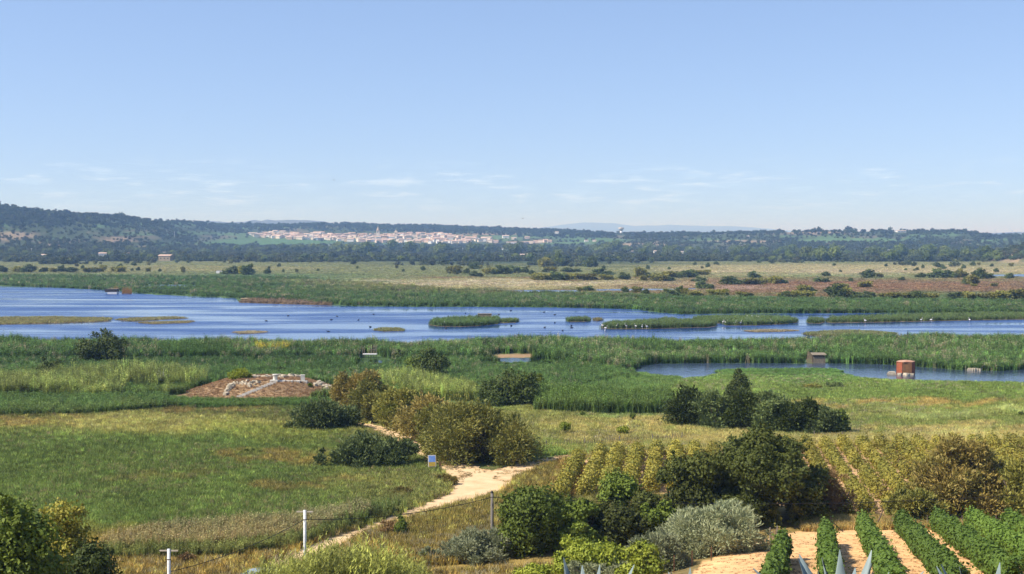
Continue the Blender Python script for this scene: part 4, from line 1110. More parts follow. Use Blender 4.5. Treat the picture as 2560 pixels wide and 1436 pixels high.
grow('reed_bed', 'green reeds in front of the pinkish plumes', [(260, 1392), (560, 1385), (770, 1352), (870, 1310), (1000, 1270), (1020, 1280), (860, 1340), (740, 1375), (580, 1402), (280, 1408)], 3600, 1.1, .6, C_REED, 'reeds', tint=(.085, .115, .045), mix=.8)
grow('dry_grass', 'golden dry grass on the foreground slope', [(230, 1400), (560, 1400), (760, 1365), (900, 1345), (1060, 1330), (1060, 1436), (1400, 1436), (1400, 1640), (200, 1640)], 12000, .6, .7, C_GRASS, tint=(.25, .185, .068), mix=.7, jit=.34, gain=1.0, fleck=.1)
grow('dry_grass', 'tawny tussocks on the bank below the track', [(900, 1340), (1000, 1302), (1120, 1268), (1215, 1235), (1300, 1195), (1400, 1150), (1440, 1160), (1400, 1260), (1290, 1300), (1240, 1400), (1050, 1420)], 9000, .62, .62, C_GRASS, tint=(.19, .145, .048), mix=.75, jit=.35, gain=1.0, fleck=.15)
grow('dry_grass', 'straw coloured grass along the vineyard edges', [(1360, 1118), (1700, 1098), (2100, 1090), (2700, 1088), (2700, 1110), (2000, 1118), (1700, 1138), (1450, 1145)], 7000, .5, .6, C_GRASS, tint=(.30, .245, .115), mix=.6)
grow('dry_grass', 'reddish dry grass on the bank of the yellow vineyard', [(1395, 1160), (1440, 1150), (1480, 1190), (1430, 1250), (1360, 1260)], 1800, .5, .55, C_GRASS, tint=(.30, .165, .075), mix=.8)
grow('dry_grass', 'dry weeds between the vine rows and the bushes', [(2000, 1290), (2140, 1296), (2300, 1312), (2700, 1312), (2700, 1325), (2120, 1325), (2010, 1332)], 2600, .5, .5, C_GRASS, tint=(.24, .185, .095), mix=.8)
grow('dry_grass', 'weedy grass under the bushes below the yellow vineyard', [(1400, 1225), (1700, 1250), (1720, 1340), (1420, 1345), (1250, 1400), (1260, 1330)], 6000, .5, .6, C_GRASS, tint=(.17, .155, .058), mix=.7, jit=.3, gain=1.0)
# mound grass
a_ = rs.uniform(0, 6.28, 2600); q_ = np.sqrt(rs.random(2600))
mx_, my_ = MOUND[0] + 11 * q_ * np.cos(a_), MOUND[1] - 2 + 10.5 * q_ * np.sin(a_)
scatter('dry_grass', 'brown dry grass over the ruin mound', 'grass', np.stack([mx_, my_, G(mx_, my_)], 1), np.stack([rs.uniform(.4, .7, 2600)] * 2 + [rs.uniform(.1, .24, 2600)], 1), np.array([.33, .205, .105]) * np.exp(rs.normal(0, .25, (2600, 1))), C_GRASS, rs)
# giant canes in the foreground
n_ = 700
cx_ = rs.uniform(612, 1062, n_); cd_ = rs.uniform(78, 88, n_)
top_ = np.interp(cx_, [612, 650, 700, 780, 860, 950, 1030, 1062], [1424, 1405, 1388, 1358, 1350, 1358, 1378, 1424])
x_ = (cx_ - CX) / F * cd_; z_ = G(x_, cd_)
a0, b0, c0 = ray(cx_, top_)
h_ = np.maximum(EYE + cd_ * c0 / b0 - z_, .8) * np.where(rs.random(n_) < .07, rs.uniform(1.0, 1.2, n_), rs.uniform(.6, 1.05, n_))
scatter('giant_canes', 'bright green giant canes crowding the foreground slope', 'canes', np.stack([x_, cd_, z_], 1), np.stack([h_ * .42, h_ * .42, h_], 1), np.array([.32, .335, .070]) * np.exp(rs.normal(-.05, .34, (n_, 1))), protos('giant_cane_clumps', [tuft_mesh('giant_cane', 5, 1.0, .34, .022, .26, 280 + i, leafy=20) for i in range(5)]), rs)

# lagoon islets: a low mud bank, each with its own reeds
for i, (poly, hgt, colr, lab) in enumerate(ISLANDS):
    o = obj('reed_islet', poly_sheet('reed_islet', poly, 0.07, M_MUD, .15, 8, 60 + i))
    tag(o, lab, 'islet', kind='structure')
    xs = [p[0] for p in poly]; ys = [p[1] for p in poly]
    area = (min(max(xs), 2650) - max(min(xs), -80)) * (max(ys) - min(ys))
    n = int(np.clip(area * .55, 60, 2600))
    r = np.random.default_rng(600 + i)
    px, py, x, y = region([(min(max(p[0], -120), 2680), p[1]) for p in poly], n, r)
    C = np.array(colr) * 1.7 * np.exp(r.normal(0, .2, (len(x), 1))) * np.exp(r.normal(0, .05, (len(x), 3)))
    hv = hgt * np.exp(r.normal(0, .18, len(x))); wv = np.full(len(x), 1.3) * r.uniform(.7, 1.3, len(x))
    scatter('islet_reeds', 'reeds growing on the ' + ' '.join(lab.split()[:9]), 'reeds', np.stack([x, y, np.full(len(x), .05)], 1), np.stack([wv, wv, hv], 1), C, C_REED if hgt > .6 else C_GRASS, r)

# far woods and scrub on the hills
def woods(name, label, n, x0, x1, dens, size, col, r, near=1420):
    px = r.uniform(x0, x1, n); d = np.exp(r.uniform(math.log(near), math.log(4100), n))
    x = (px - CX) / F * d
    z = G(x, d)
    rd = np.interp(px, KP, K_RD)
    qx, qy = project(x, d, z)
    ok = (d < rd + 120) & (r.random(n) < dens(qx, qy, x, d)) & ~blocked(qx, qy)
    x, d, z, qx, qy = x[ok], d[ok], z[ok], qx[ok], qy[ok]
    m = len(x)
    s = size * np.exp(r.normal(0, .28, m)) * (1 + .0)
    C = np.array(col) * np.exp(r.normal(0, .22, (m, 1))) * np.exp(r.normal(0, .06, (m, 3)))
    scatter(name, label, 'woods', np.stack([x, d, z - .3], 1), np.stack([s * 1.25, s * 1.25, s * r.uniform(.75, 1.1, m)], 1), C, C_WOODS, r)
def d_scrub(qx, qy, x, d):
    n = fbm(x / 150 + 11, d / 170); n2 = fbm(x / 45, d / 45 + 8)
    v = sstep((n - .40) / .16) * .8 + sstep((n2 - .52) / .1) * .5
    field = np.maximum.reduce([ell(qx, qy, 680, 606, 170, 11, .5), ell(qx, qy, 2140, 602, 160, 6, .5), ell(qx, qy, 1480, 600, 90, 5, .5)])
    vill = in_poly(qx, qy, [(620, 580), (700, 577), (830, 582), (1080, 578), (1240, 590), (1390, 596), (1390, 612), (1100, 612), (850, 605), (620, 594)])
    return np.clip(v, 0.22, 1) * (1 - .93 * field) * np.where(vill, .25, 1)
woods('hill_scrub', 'scrub and olive woods scattered over the low hills', 62000, -250, 2850, d_scrub, 3.7, (.072, .096, .038), np.random.default_rng(701))
def d_ridge(qx, qy, x, d):
    ry = np.interp(qx, KP, K_RY)
    left = sstep((480 - qx) / 150) * sstep((575 - qy) / 14)
    mid = sstep((qx - 430) / 100) * sstep((1600 - qx) / 200) * sstep((ry + 19 - qy) / 8)
    rest = .35 * sstep((ry + 8 - qy) / 4)
    return np.clip(left + mid + rest, 0, 1) * (.45 + .55 * sstep((fbm(x / 90, d / 90) - .35) / .2))
woods('pine_woods', 'dark pine woods along the crests of the hills', 44000, -250, 2850, d_ridge, 5.0, (.050, .074, .030), np.random.default_rng(702))
def d_belt(qx, qy, x, d):
    t = .40 + .30 * sstep((qy - 646) / 16)            # breaks up into clumps towards the plain
    return win(qy, 628, 668, 8) * (.25 * sstep((652 - qy) / 8) + .75 * sstep((fbm(x / 60 + 3, d / 110, 3) - t) / .10))
woods('shrub_belt', 'dense green shrub belt at the foot of the hills', 34000, -250, 2850, d_belt, 3.7, (.098, .122, .048), np.random.default_rng(703), 1120)

px, py, x, y = region([(1740, 1420), (1930, 1350), (2000, 1335), (2560, 1328), (2640, 1436), (1740, 1436)], 2600, rs)
h3 = [hit(a, b) for a, b in zip(px[:1500], py[:1500])]
P3 = np.array(h3); m3 = len(P3)
scatter('soil_litter', 'dry clods and leaf litter on the bare vineyard soil', 'litter', P3, np.stack([rs.uniform(.10, .34, m3)] * 2 + [rs.uniform(.02, .07, m3)], 1), np.array([.27, .15, .07]) * np.exp(rs.normal(0, .45, (m3, 1))), C_GRASS, rs)

# stones, ruts and weeds on the sandy track
tr = []
for q in PATH_W:
    T = np.gradient(q[:, :2], axis=0); T /= np.linalg.norm(T, axis=1)[:, None]
    k = rs.integers(0, len(q), 1500)
    off = rs.normal(0, 1, 1500)
    mid = rs.random(1500) < .35
    u = np.where(mid, rs.normal(0, .07, 1500), np.sign(off) * np.clip(np.abs(rs.normal(.46, .10, 1500)), 0, .62))
    u = u * q[k, 3]
    tr.append(np.stack([q[k, 0] - T[k, 1] * u + rs.normal(0, .3, 1500), q[k, 1] + T[k, 0] * u + rs.normal(0, .3, 1500)], 1))
tr = np.concatenate(tr); tr = tr[rs.random(len(tr)) < sstep((fbm(tr[:, 0] / 3, tr[:, 1] / 4) - .38) / .15)]
m4 = len(tr)
scatter('track_weeds', 'stones and thin weeds along the ruts of the sandy track', 'weeds', np.stack([tr[:, 0], tr[:, 1], G(tr[:, 0], tr[:, 1]) + .03], 1), np.stack([rs.uniform(.15, .5, m4)] * 2 + [rs.uniform(.03, .16, m4)], 1), np.where((rs.random(m4) < .5)[:, None], np.array([.42, .29, .15]), np.array([.20, .19, .07])) * np.exp(rs.normal(0, .3, (m4, 1))), C_GRASS, rs)

# ------------------------------------------------------------------ vine rows
M_POST = mat_plain('weathered_post', (0.30, 0.25, 0.18), (0.17, 0.14, 0.10), 9, 0.9, 0.1, 0.4, stretch=(1, 1, .15))
M_RUST = mat_plain('rusty_iron', (0.20, 0.085, 0.045), (0.10, 0.045, 0.03), 14, 0.8, 0.3, 0.3)
def row_foliage(name, L, dx, dz, pal, seed, n, leaf, hw, hz, zc, plants=None, gap=0.0):
    r = np.random.default_rng(seed)
    t = r.uniform(0, L, n)
    bul = 0.55 + 0.85 * fbm(t / 0.8 + seed * 7, t * 0 + seed, 3)
    if plants:                                       # separate bush vines along the row
        ph = (t / plants) % 1.0
        bul = bul * (0.45 + 0.65 * np.sin(math.pi * ph) ** 0.7)
        gone = np.random.default_rng(seed + 1).random(int(L / plants) + 2) < gap
        k = ~gone[(t / plants).astype(int)]
        t, bul = t[k], bul[k]
    m = len(t)
    a = r.uniform(0, 6.28, m); rad = (np.where(r.random(m) < .35, r.uniform(.3, .9, m), r.uniform(.8, 1.1, m)) + np.abs(r.normal(0, .13, m)) + (r.random(m) < .03) * r.uniform(.2, .7, m)) * bul
    lx = np.cos(a) * hw * rad; lz = zc + np.sin(a) * hz * rad
    lz = np.maximum(lz, .12)
    D = np.stack([np.cos(a), r.normal(0, .4, m), np.sin(a) + .3], 1)
    P = np.stack([lx - dx * t, -t, lz + dz * t], 1)
    V, f = leaf_quads(P, unit(D), leaf, 1.25, r)
    var = .6 * fbm(t / 1.3 + 3, t * 0 + seed * 3) + .4 * r.random(m)
    return np_mesh(name, V, f, MF[pal], {'var': np.repeat(var, 4)})
ME_TRUNK = MB().tube([(0, 0, -.08), (.03, .02, .3), (-.02, .04, .62)], [.045, .035, .03], 6).mesh('vine_trunk', M_BARK, True)
ME_VPOST = MB().tube([(0, 0, -.15), (0, 0, 1.55)], [.035, .035], 6).mesh('post', M_POST)
G_ROWS = [row_foliage('foliage', 42, .217, .137, 'vine', 300 + i, 30000, .14, .40, .66, .86) for i in range(3)]
far_px = [(1957, 1398), (2064, 1362), (2158, 1340), (2252, 1335), (2340, 1328), (2427, 1328), (2519, 1330), (2612, 1330), (2706, 1330)]
ROW_NAMES = ['short leading row of trellised green vines beside the silvery saltbush', 'second trellised green vine row from the silvery saltbush', 'third trellised green vine row from the silvery saltbush', 'fourth trellised green vine row from the silvery saltbush', 'fifth trellised green vine row, reaching the rusty tamarisk', 'sixth trellised green vine row, under the rusty tamarisk', 'seventh trellised green vine row, under the olive tamarisk', 'eighth trellised green vine row past the olive tamarisk', 'outermost trellised green vine row past the olive tamarisk']
for i, (px, py) in enumerate(far_px):
    x, y, z = hit(px, py)
    t = thing('vine_row', ROW_NAMES[i], 'vine row', (x, y, z), 0, 'green trellised vine rows')
    obj('foliage', G_ROWS[i % 3], t)
    for k in range(18):
        s = .5 + k * 1.15
        xx, yy = -.217 * s, -s
        obj('vine_trunk', ME_TRUNK, t, (xx, yy, float(G(x + xx, y + yy)) - z), k * 1.3)
    for k in range(4):
        s = .15 + k * 6.0
        xx, yy = -.217 * s, -s
        obj('post', ME_VPOST, t, (xx, yy, float(G(x + xx, y + yy)) - z))
Y_ROWS = [row_foliage('foliage', 40, .126, 0, 'vine_gold', 320 + i, 11000, .15, .53, .68, .62, 1.4, .18) for i in range(6)]
Y_SHORT = [row_foliage('foliage', 22, .126, 0, 'vine_gold', 330 + i, 7600, .16, .60, .72, .70, 1.35, .10) for i in range(3)]
ORD = ['first', 'second', 'third', 'fourth', 'fifth', 'sixth', 'seventh', 'eighth', 'ninth', 'tenth', 'eleventh', 'twelfth', 'thirteenth', 'fourteenth', 'fifteenth', 'sixteenth', 'seventeenth', 'eighteenth', 'nineteenth', 'twentieth']
def yellow_row(px, py, me, L, label, group):
    x, y, z = hit(px, py)
    t = thing('vine_row', label, 'vine row', (x, y, z), 0, group)
    obj('foliage', me, t)
    for k in range(int(L / 2.3)):
        s = .6 + k * 2.3
        obj('vine_trunk', ME_TRUNK, t, (-.126 * s, -s, float(G(x - .126 * s, y - s)) - z), k * 1.7)
for i, px in enumerate([1448, 1502, 1546, 1594, 1642, 1690]):
    yellow_row(px, [1158, 1148, 1142, 1140, 1138, 1136][i], Y_SHORT[i % 3], 22, ORD[i] + ' yellowing vine row from the sandy side track', 'yellowing vine rows by the side track')
for i in range(20):
    px = 1736 + i * 46
    yellow_row(px, np.interp(px, [1700, 2000, 2600], [1134, 1118, 1112]), Y_ROWS[(i * 5) % 6], 40, ORD[i] + ' yellowing bush vine row counted from the dark thicket side', 'yellowing vine rows beyond the big bush')

# ------------------------------------------------------------------ poles, cable, fences, stakes
M_CONC = mat_plain('pale_concrete', (0.78, 0.78, 0.76), (0.60, 0.60, 0.58), 5, 0.8, 0.3, 0.2)
M_WOOD_ARM = mat_plain('bleached_wood', (0.60, 0.52, 0.40), (0.45, 0.38, 0.28), 6, 0.85, 0.2, 0.3, stretch=(.2, 1, 1))
M_POLE = mat_plain('grey_timber', (0.24, 0.215, 0.185), (0.13, 0.115, 0.10), 7, 0.9, 0.15, 0.5, stretch=(1, 1, .08))
M_CABLE = mat_plain('black_cable', (0.015, 0.015, 0.015), (0.02, 0.02, 0.02), 5, 0.6, 0.3)
def at_depth(px, py, d):
    a, b, c = ray(px, py)
    return Vector((d * a / b, d, EYE + d * c / b))
tops = []
for px, py, d, lab in ((422, 1373, 80.0, 'white concrete utility pole with crossarm in the golden grass'), (762, 1276, 88.5, 'white concrete utility pole with crossarm behind the giant canes')):
    p = at_depth(px, py, d); z0 = float(G(p.x, p.y)); h = p.z - z0
    t = thing('utility_pole', lab, 'utility pole', (p.x, p.y, z0))
    MB().tube([(0, 0, -.3), (0, 0, h * .5), (0, 0, h)], [.115, .105, .095], 12).build('shaft', M_CONC, t, smooth=True)
    MB().tube([(0, 0, h - .62), (0, 0, h - .56)], [.112, .112], 12).build('collar', M_POLE, t)
    for s in (-1, 1):
        MB().box((s * .32, 0, h - .10), (.42, .09, .07)).build('crossarm', M_WOOD_ARM, t)
    tops.append(Vector((p.x, p.y, z0 + h - .58)))
p = at_depth(1230, 1232, 97.0); z0 = float(G(p.x, p.y)); h = p.z - z0
t = thing('wooden_pole', 'grey wooden utility pole rising from the rounded saltbush', 'utility pole', (p.x, p.y, z0))
MB().tube([(0, 0, -.3), (.01, 0, h * .5), (0, 0, h)], [.14, .12, .10], 10).build('shaft', M_POLE, t, smooth=True)
MB().lathe((0, 0, h), [(.11, -.03), (.115, .02), (.02, .16)], 8).build('cap', M_CABLE, t)
tops.append(Vector((p.x, p.y - .1, z0 + h - .3)))
p2 = at_depth(2820, 1215, 112.0); z2 = float(G(p2.x, p2.y)); h = p2.z - z2 + .3
t = thing('wooden_pole', 'grey wooden utility pole past the end of the vineyard', 'utility pole', (p2.x, p2.y, z2))
MB().tube([(0, 0, -.3), (0, 0, h)], [.14, .10], 10).build('shaft', M_POLE, t, smooth=True)
tops.append(p2)
def cable(a, b, sag, label):
    n = 26
    pts = [a.lerp(b, i / n) - Vector((0, 0, sag * 4 * (i / n) * (1 - i / n))) for i in range(n + 1)]
    o = a.copy()
    tag(MB().tube([q - o for q in pts], .022, 5).build('overhead_cable', M_CABLE, None, o), label, 'cable')
cable(tops[0] - Vector((0, 0, .75)), tops[1], .35, 'black cable strung between the two white concrete poles')
cable(tops[1], tops[2], .45, 'black cable from the white concrete pole to the wooden pole')
cable(tops[2], tops[3], .9, 'black cable running right from the wooden pole over the bushes')

def fence(name, label, a, b, step, h, post_at, mat):
    xa, ya, za = hit(*a); xb, yb, zb = hit(*b)
    A, B = Vector((xa, ya, za)), Vector((xb, yb, zb))
    n = int((B - A).length / step)
    t = thing(name, label, 'fence', A)
    me = [MB().box((0, 0, .48 * h), (.055, .03, h), 0, None, .8).mesh('picket', mat) for _ in range(2)]
    ang = math.atan2((B - A).y, (B - A).x)
    r = np.random.default_rng(5)
    for i in range(n + 1):
        q = (B - A) * (i / n)
        o = obj('picket', me[i % 2], t, (q.x, q.y, q.z), ang, (1, 1, r.uniform(.75, 1.1)))
        o.rotation_euler = (r.normal(0, .03), r.normal(0, .07), ang)
    pm = MB().tube([(0, 0, -.2), (0, 0, h * 1.18)], [.06, .05], 7).mesh('post', M_POLE)
    for k in post_at:
        q = (B - A) * k
        obj('post', pm, t, (q.x, q.y + .08, q.z))
    d = (B - A)
    for zz in (.3, .75):
        MB().tube([(0, .03, zz * h), (d.x, d.y + .03, d.z + zz * h)], .008, 4).build('wire', M_RUST, t)
fence('picket_fence', 'low grey picket fence along the dry field', (1366, 1124), (1712, 1104), .26, .85, (.0, .27, .52, .76, .98), M_POST)
fence('picket_fence', 'short grey picket fence at the foot of the dark thicket', (2036, 1096), (2106, 1098), .28, .7, (0, 1), M_POST)
fence('plank_fence', 'short plank fence in the shade between saltbush and vine row', (1926, 1356), (1944, 1352), .22, .85, (0, 1), M_POST)
for i, (px, py, hp, lab) in enumerate([(1640, 1444, 34, 'rusty iron stake nearest the bright shrubs'), (1685, 1432, 38, 'rusty iron stake second from the bright shrubs'), (1730, 1416, 34, 'rusty iron stake before the middle of the silvery saltbush'), (1778, 1402, 30, 'rusty iron stake where saltbush meets bare soil')]):
    x, y, z = hit(px, py); h = hp * y / F * 1.15
    t = thing('iron_stake', lab, 'stake', (x, y, z))
    MB().box((0, 0, h / 2 - .1), (.05, .05, h + .2)).build('shaft', M_RUST, t)
    MB().box((0, -.03, h - .08), (.07, .02, .05)).build('clip', M_RUST, t)
x, y, z = hit(2077, 1330)
t = thing('braced_post', 'dark braced end post of the wire fence behind the vine rows', 'post', (x, y, z))
MB().tube([(0, 0, -.2), (0, 0, 1.15)], [.055, .05], 8).build('post', M_CABLE, t)
MB().tube([(0, -.02, .85), (.95, -.05, -.02)], [.035, .035], 6).build('brace', M_CABLE, t)
for i, px in enumerate([2150, 2232, 2318, 2405, 2490]):
    x, y, z = hit(px, 1322)
    t = thing('fence_post', 'thin metal post of the wire fence behind the vine rows', 'post', (x, y, z), 0, 'wire fence posts')
    MB().tube([(0, 0, -.1), (0, 0, 1.0)], .025, 6).build('shaft', M_POLE, t)
    MB().box((0, 0, 1.0), (.06, .06, .03)).build('cap', M_POLE, t)
x, y, z = hit(2190, 1322)
t = thing('dead_snag', 'bare dead branch standing beside the wire fence', 'branch', (x, y, z))
MB().tube([(0, 0, -.1), (.15, 0, .5), (.35, 0, 1.0), (.5, 0, 1.35), (.42, 0, 1.7), (.5, 0, 1.95)], [.07, .06, .05, .045, .03, .012], 7).build('trunk', M_BARK, t, smooth=True)
MB().tube([(.48, 0, 1.3), (.68, .05, 1.5), (.72, .05, 1.65)], [.03, .02, .008], 5).build('twig', M_BARK, t, smooth=True)

# ------------------------------------------------------------------ information panel
M_BLUE = mat_plain('panel_blue', (0.09, 0.17, 0.42), (0.16, 0.26, 0.50), 5, 0.4, 0.4)
M_YEL = mat_plain('panel_yellow', (0.42, 0.29, 0.03), (0.28, 0.19, 0.03), 6, 0.4, 0.4)
M_FRAME = mat_plain('panel_frame', (0.62, 0.58, 0.50), (0.45, 0.41, 0.35), 6, 0.7, 0.3)
M_BOARDWOOD = mat_plain('brown_timber', (0.36, 0.20, 0.075), (0.22, 0.12, 0.05), 6, 0.8, 0.2, 0.4, stretch=(1, 1, .15))
x, y, z = hit(1080, 1178)
t = thing('information_panel', 'tilted information panel, blue above yellow, on two legs', 'sign', (x, y, z), math.radians(8), None, (1.2, 1.2, 1.2))
tilt = Matrix.Rotation(math.radians(-24), 3, 'X')
MB().box((0, 0, .80), (.62, .035, .95), 0, tilt).build('board', M_FRAME, t)
MB().box((0, .17 * .407 - .028 * .914, .80 + .17 * .914 + .028 * .407), (.52, .016, .52), 0, tilt).build('blue_field', M_BLUE, t)
MB().box((0, -.27 * .407 - .028 * .914, .80 - .27 * .914 + .028 * .407), (.52, .016, .34), 0, tilt).build('yellow_field', M_YEL, t)
for s in (-1, 1):
    MB().tube([(s * .27, .02, -.1), (s * .27, .16, .95)], [.03, .03], 6).build('leg', M_FRAME, t)
x, y, z = hit(1100, 1176)
t = thing('timber_post', 'short square timber post beside the information panel', 'post', (x, y, z))
MB().box((0, 0, .36), (.16, .16, .92)).build('shaft', M_BOARDWOOD, t)
MB().box((0, 0, .835), (.13, .13, .03), 0, None, .6).build('cap', M_BOARDWOOD, t)

# ------------------------------------------------------------------ parked car, mostly hidden by the canes
M_CAR = mat_plain('silver_blue_paint', (0.30, 0.36, 0.46), (0.28, 0.34, 0.44), 2, 0.3, 0.5)
M_GLASS = mat_plain('car_glass', (0.03, 0.04, 0.05), (0.03, 0.04, 0.05), 2, 0.08, 0.6)
M_TYRE = mat_plain('tyre_rubber', (0.02, 0.02, 0.02), (0.03, 0.03, 0.03), 8, 0.9, 0.2)
M_LAMP = mat_plain('lamp_glass', (0.7, 0.7, 0.68), (0.6, 0.6, 0.58), 8, 0.15, 0.5)
def loft(mb, secs):
    n0 = len(mb.v); k = len(secs[0])
    for s in secs:
        mb.v += s
    for i in range(len(secs) - 1):
        for j in range(k):
            a = n0 + i * k + j; b = n0 + i * k + (j + 1) % k
            mb.f.append((a, b, b + k, a + k))
    mb.f.append(tuple(n0 + j for j in range(k))[::-1]); mb.f.append(tuple(n0 + (len(secs) - 1) * k + j for j in range(k)))
cx, cy = (632 - CX) / F * 86.6, 86.6
t = thing('parked_car', 'silver-blue parked car half hidden by the giant canes', 'car', (cx, cy, float(G(cx, cy))), math.radians(8))
b = MB()
def ring(xx, w, z0, z1):
    return [(xx, -w, z0), (xx, w, z0), (xx, w * 1.02, (z0 + z1) / 2), (xx, w * .95, z1), (xx, -w * .95, z1), (xx, -w * 1.02, (z0 + z1) / 2)]
loft(b, [ring(-2.05, .70, .42, .62), ring(-1.9, .80, .28, .74), ring(-1.0, .85, .24, .90), ring(.2, .86, .22, .93), ring(1.6, .85, .24, .93), ring(2.0, .78, .34, .86)])
body = b.build('body', M_CAR, t)
b = MB()
def ring2(xx, w0, w1, z0, z1):
    return [(xx, -w0, z0), (xx, w0, z0), (xx, w1, z1), (xx, -w1, z1)]
loft(b, [ring2(-1.05, .80, .78, .90, .93), ring2(-.35, .80, .62, .90, 1.36), ring2(.1, .80, .62, .90, 1.43), ring2(.9, .80, .61, .90, 1.42), ring2(1.5, .78, .60, .90, 1.22), ring2(1.85, .76, .70, .88, .94)])
roof = b.build('roof', M_CAR, t)
b = MB(); loft(b, [ring2(-1.0, .70, .69, .935, .955), ring2(-.40, .66, .56, 1.20, 1.365)]); b.build('windscreen', M_GLASS, roof)
for s in (-1, 1):
    MB().quad((-.75, s * .80, .97), (.1, s * .80, .97), (.1, s * .655, 1.36), (-.32, s * .665, 1.30)).build('side_window', M_GLASS, roof)
    MB().quad((.16, s * .80, .97), (1.3, s * .80, .97), (1.2, s * .66, 1.26), (.16, s * .655, 1.36)).build('side_window', M_GLASS, roof)
    MB().box((-1.98, s * .55, .60), (.12, .26, .12)).build('headlight', M_LAMP, t)
    for xx in (-1.25, 1.25):
        w = MB().tube([(xx, s * .68, .31), (xx, s * .87, .31)], [.31, .31], 16).build('wheel', M_TYRE, t)
        MB().tube([(xx, s * .872, .31), (xx, s * .885, .31)], [.19, .17], 12).build('rim', M_LAMP, w)

# ------------------------------------------------------------------ agaves on the near bank
M_AGAVE = mat_plain('agave_leaf', (0.27, 0.33, 0.31), (0.19, 0.245, 0.235), 2.5, 0.55, 0.35, 0.1, stretch=(1, 1, .3))
def agave_leaf(L, w, curl, seed):
    n = 9; V = []; Fc = []
    for i in range(n + 1):
        u = i / n
        ww = w * (0.70 + 2.0 * u * (1 - u) ** 1.2) * (1 - u ** 1.8) + .004
        ang = curl * u
        cx_ = L * u * math.sin(.05 + ang * .6); cz_ = L * u * math.cos(.05 + ang * .6)
        th = .035 * (1 - u) + .004
        V += [(cx_ - .1 * ww, -ww / 2, cz_), (cx_ + .16 * ww + th, 0, cz_ - th), (cx_ - .1 * ww, ww / 2, cz_), (cx_ + .26 * ww, 0, cz_ + th * .3)]
        # section: edge, underside, edge, channelled upper side
    for i in range(n):
        a = i * 4
        for j in range(4):
            Fc.append((a + j, a + (j + 1) % 4, a + 4 + (j + 1) % 4, a + 4 + j))
    Fc.append((0, 1, 2, 3))
    me = bpy.data.meshes.new('leaf'); me.from_pydata(V, [], Fc); me.update(); me.materials.append(M_AGAVE)
    me.polygons.foreach_set('use_smooth', [True] * len(me.polygons))
    return me
AL = [agave_leaf(1.0, .15, c, i) for i, c in enumerate((.12, .3, .55))]
def agave(label, px, top_py, d, spread, nleaf, seed, lean=0.0):
    r = np.random.default_rng(seed)
    p = at_depth(px, top_py, d); z0 = float(G(p.x, d)); h = p.z - z0
    t = thing('agave', label, 'agave', (p.x, d, z0), seed)
    for i in range(nleaf):
        u = i / nleaf
        tl = .05 + spread * u ** .8
        L = h * (1.0 if i < 3 else r.uniform(.88, 1.05)) / max(.55, math.cos(min(tl, .9)))
        L = min(L, h * 1.12)
        o = obj('leaf', AL[0 if u < .3 else 1 if u < .7 else 2], t, (0, 0, -.05))
        o.rotation_euler = (0, tl, i * 2.39996 + r.normal(0, .15))
        o.scale = (L, L * r.uniform(1.5, 1.85), L)
agave('large blue-grey agave before the green vine rows', 2110, 1378, 19.0, .95, 26, 3)
agave('agave with only leaf tips showing below the bright shrub', 1470, 1412, 19.5, .8, 22, 5)
agave('agave with leaf tips at the lower right end of the vine rows', 2472, 1402, 20.0, .7, 22, 7)
agave('agave tips on the bank below the silvery saltbush', 1722, 1422, 18.5, .85, 22, 9)

# ------------------------------------------------------------------ temple ruins on the mound
M_STONE = mat_plain('limestone', (0.58, 0.51, 0.38), (0.36, 0.30, 0.21), 2.2, 0.9, 0.15, 0.6)
M_PALE = mat_plain('pale_stone', (0.72, 0.69, 0.61), (0.56, 0.52, 0.44), 3, 0.85, 0.2, 0.3)
def stone_mesh(seed):
    r = np.random.default_rng(seed)
    m = MB().box((0, 0, .5), (1, 1, 1), 0, None, .85)
    m.v = [tuple(np.array(v) + r.normal(0, .11, 3)) for v in m.v]
    return m.mesh('stone', M_STONE)
STONES = [stone_mesh(i) for i in range(8)]
def ruin_wall(label, pts, n, courses, s0, s1, seed, wob=.35):
    n = int(n * 1.9); s0 *= .6; s1 *= .78; wob *= 1.5
    r = np.random.default_rng(seed)
    W = [Vector(hit(*p)) for p in pts]
    t = thing('ruined_wall', label, 'ruin', W[0])
    for c in range(courses):
        m = int(n * (1 - .3 * c / max(1, courses)))
        for i in range(m):
            u = r.random() * (len(W) - 1) if c else (i + r.random() * .6) / m * (len(W) - 1)
            u = min(u, len(W) - 1.001)
            a = W[int(u)].lerp(W[int(u) + 1], u - int(u))
            s = r.uniform(s0, s1)
            x, y = a.x + r.normal(0, wob * .4), a.y + r.normal(0, wob)
            z = float(G(x, y)) + c * s0 * .55
            o = obj('stone', STONES[int(r.integers(0, 8))], t, (x - W[0].x, y - W[0].y, z - W[0].z - .08), r.uniform(0, 3), (s * r.uniform(.9, 1.5), s * r.uniform(.7, 1.1), s * r.uniform(.5, .8)))
ruin_wall('tumbled stone heap at the left corner of the ruins', [(566, 984), (574, 972), (582, 962)], 12, 2, .45, .8, 1, .3)
ruin_wall('broken line of stones between the left heap and the steps', [(582, 960), (612, 961), (645, 958)], 14, 1, .35, .7, 2)
ruin_wall('low back wall of stones left of the round column stump', [(630, 943), (655, 942), (678, 943)], 12, 1, .4, .8, 3)
ruin_wall('highest stone heap behind the two column stumps', [(698, 944), (720, 942), (745, 943), (765, 946)], 16, 2, .4, .75, 4)
ruin_wall('long back wall of flat stones right of the square stump', [(768, 946), (800, 947), (830, 948), (858, 950)], 18, 1, .5, .95, 5)
ruin_wall('stone row in the middle of the right half of the ruins', [(780, 962), (800, 960), (830, 957)], 14, 1, .45, .85, 6)
ruin_wall('tumbled stone pile at the right corner of the ruins', [(812, 966), (824, 972), (832, 982)], 12, 2, .45, .85, 7, .4)
x, y, z = hit(688, 953)
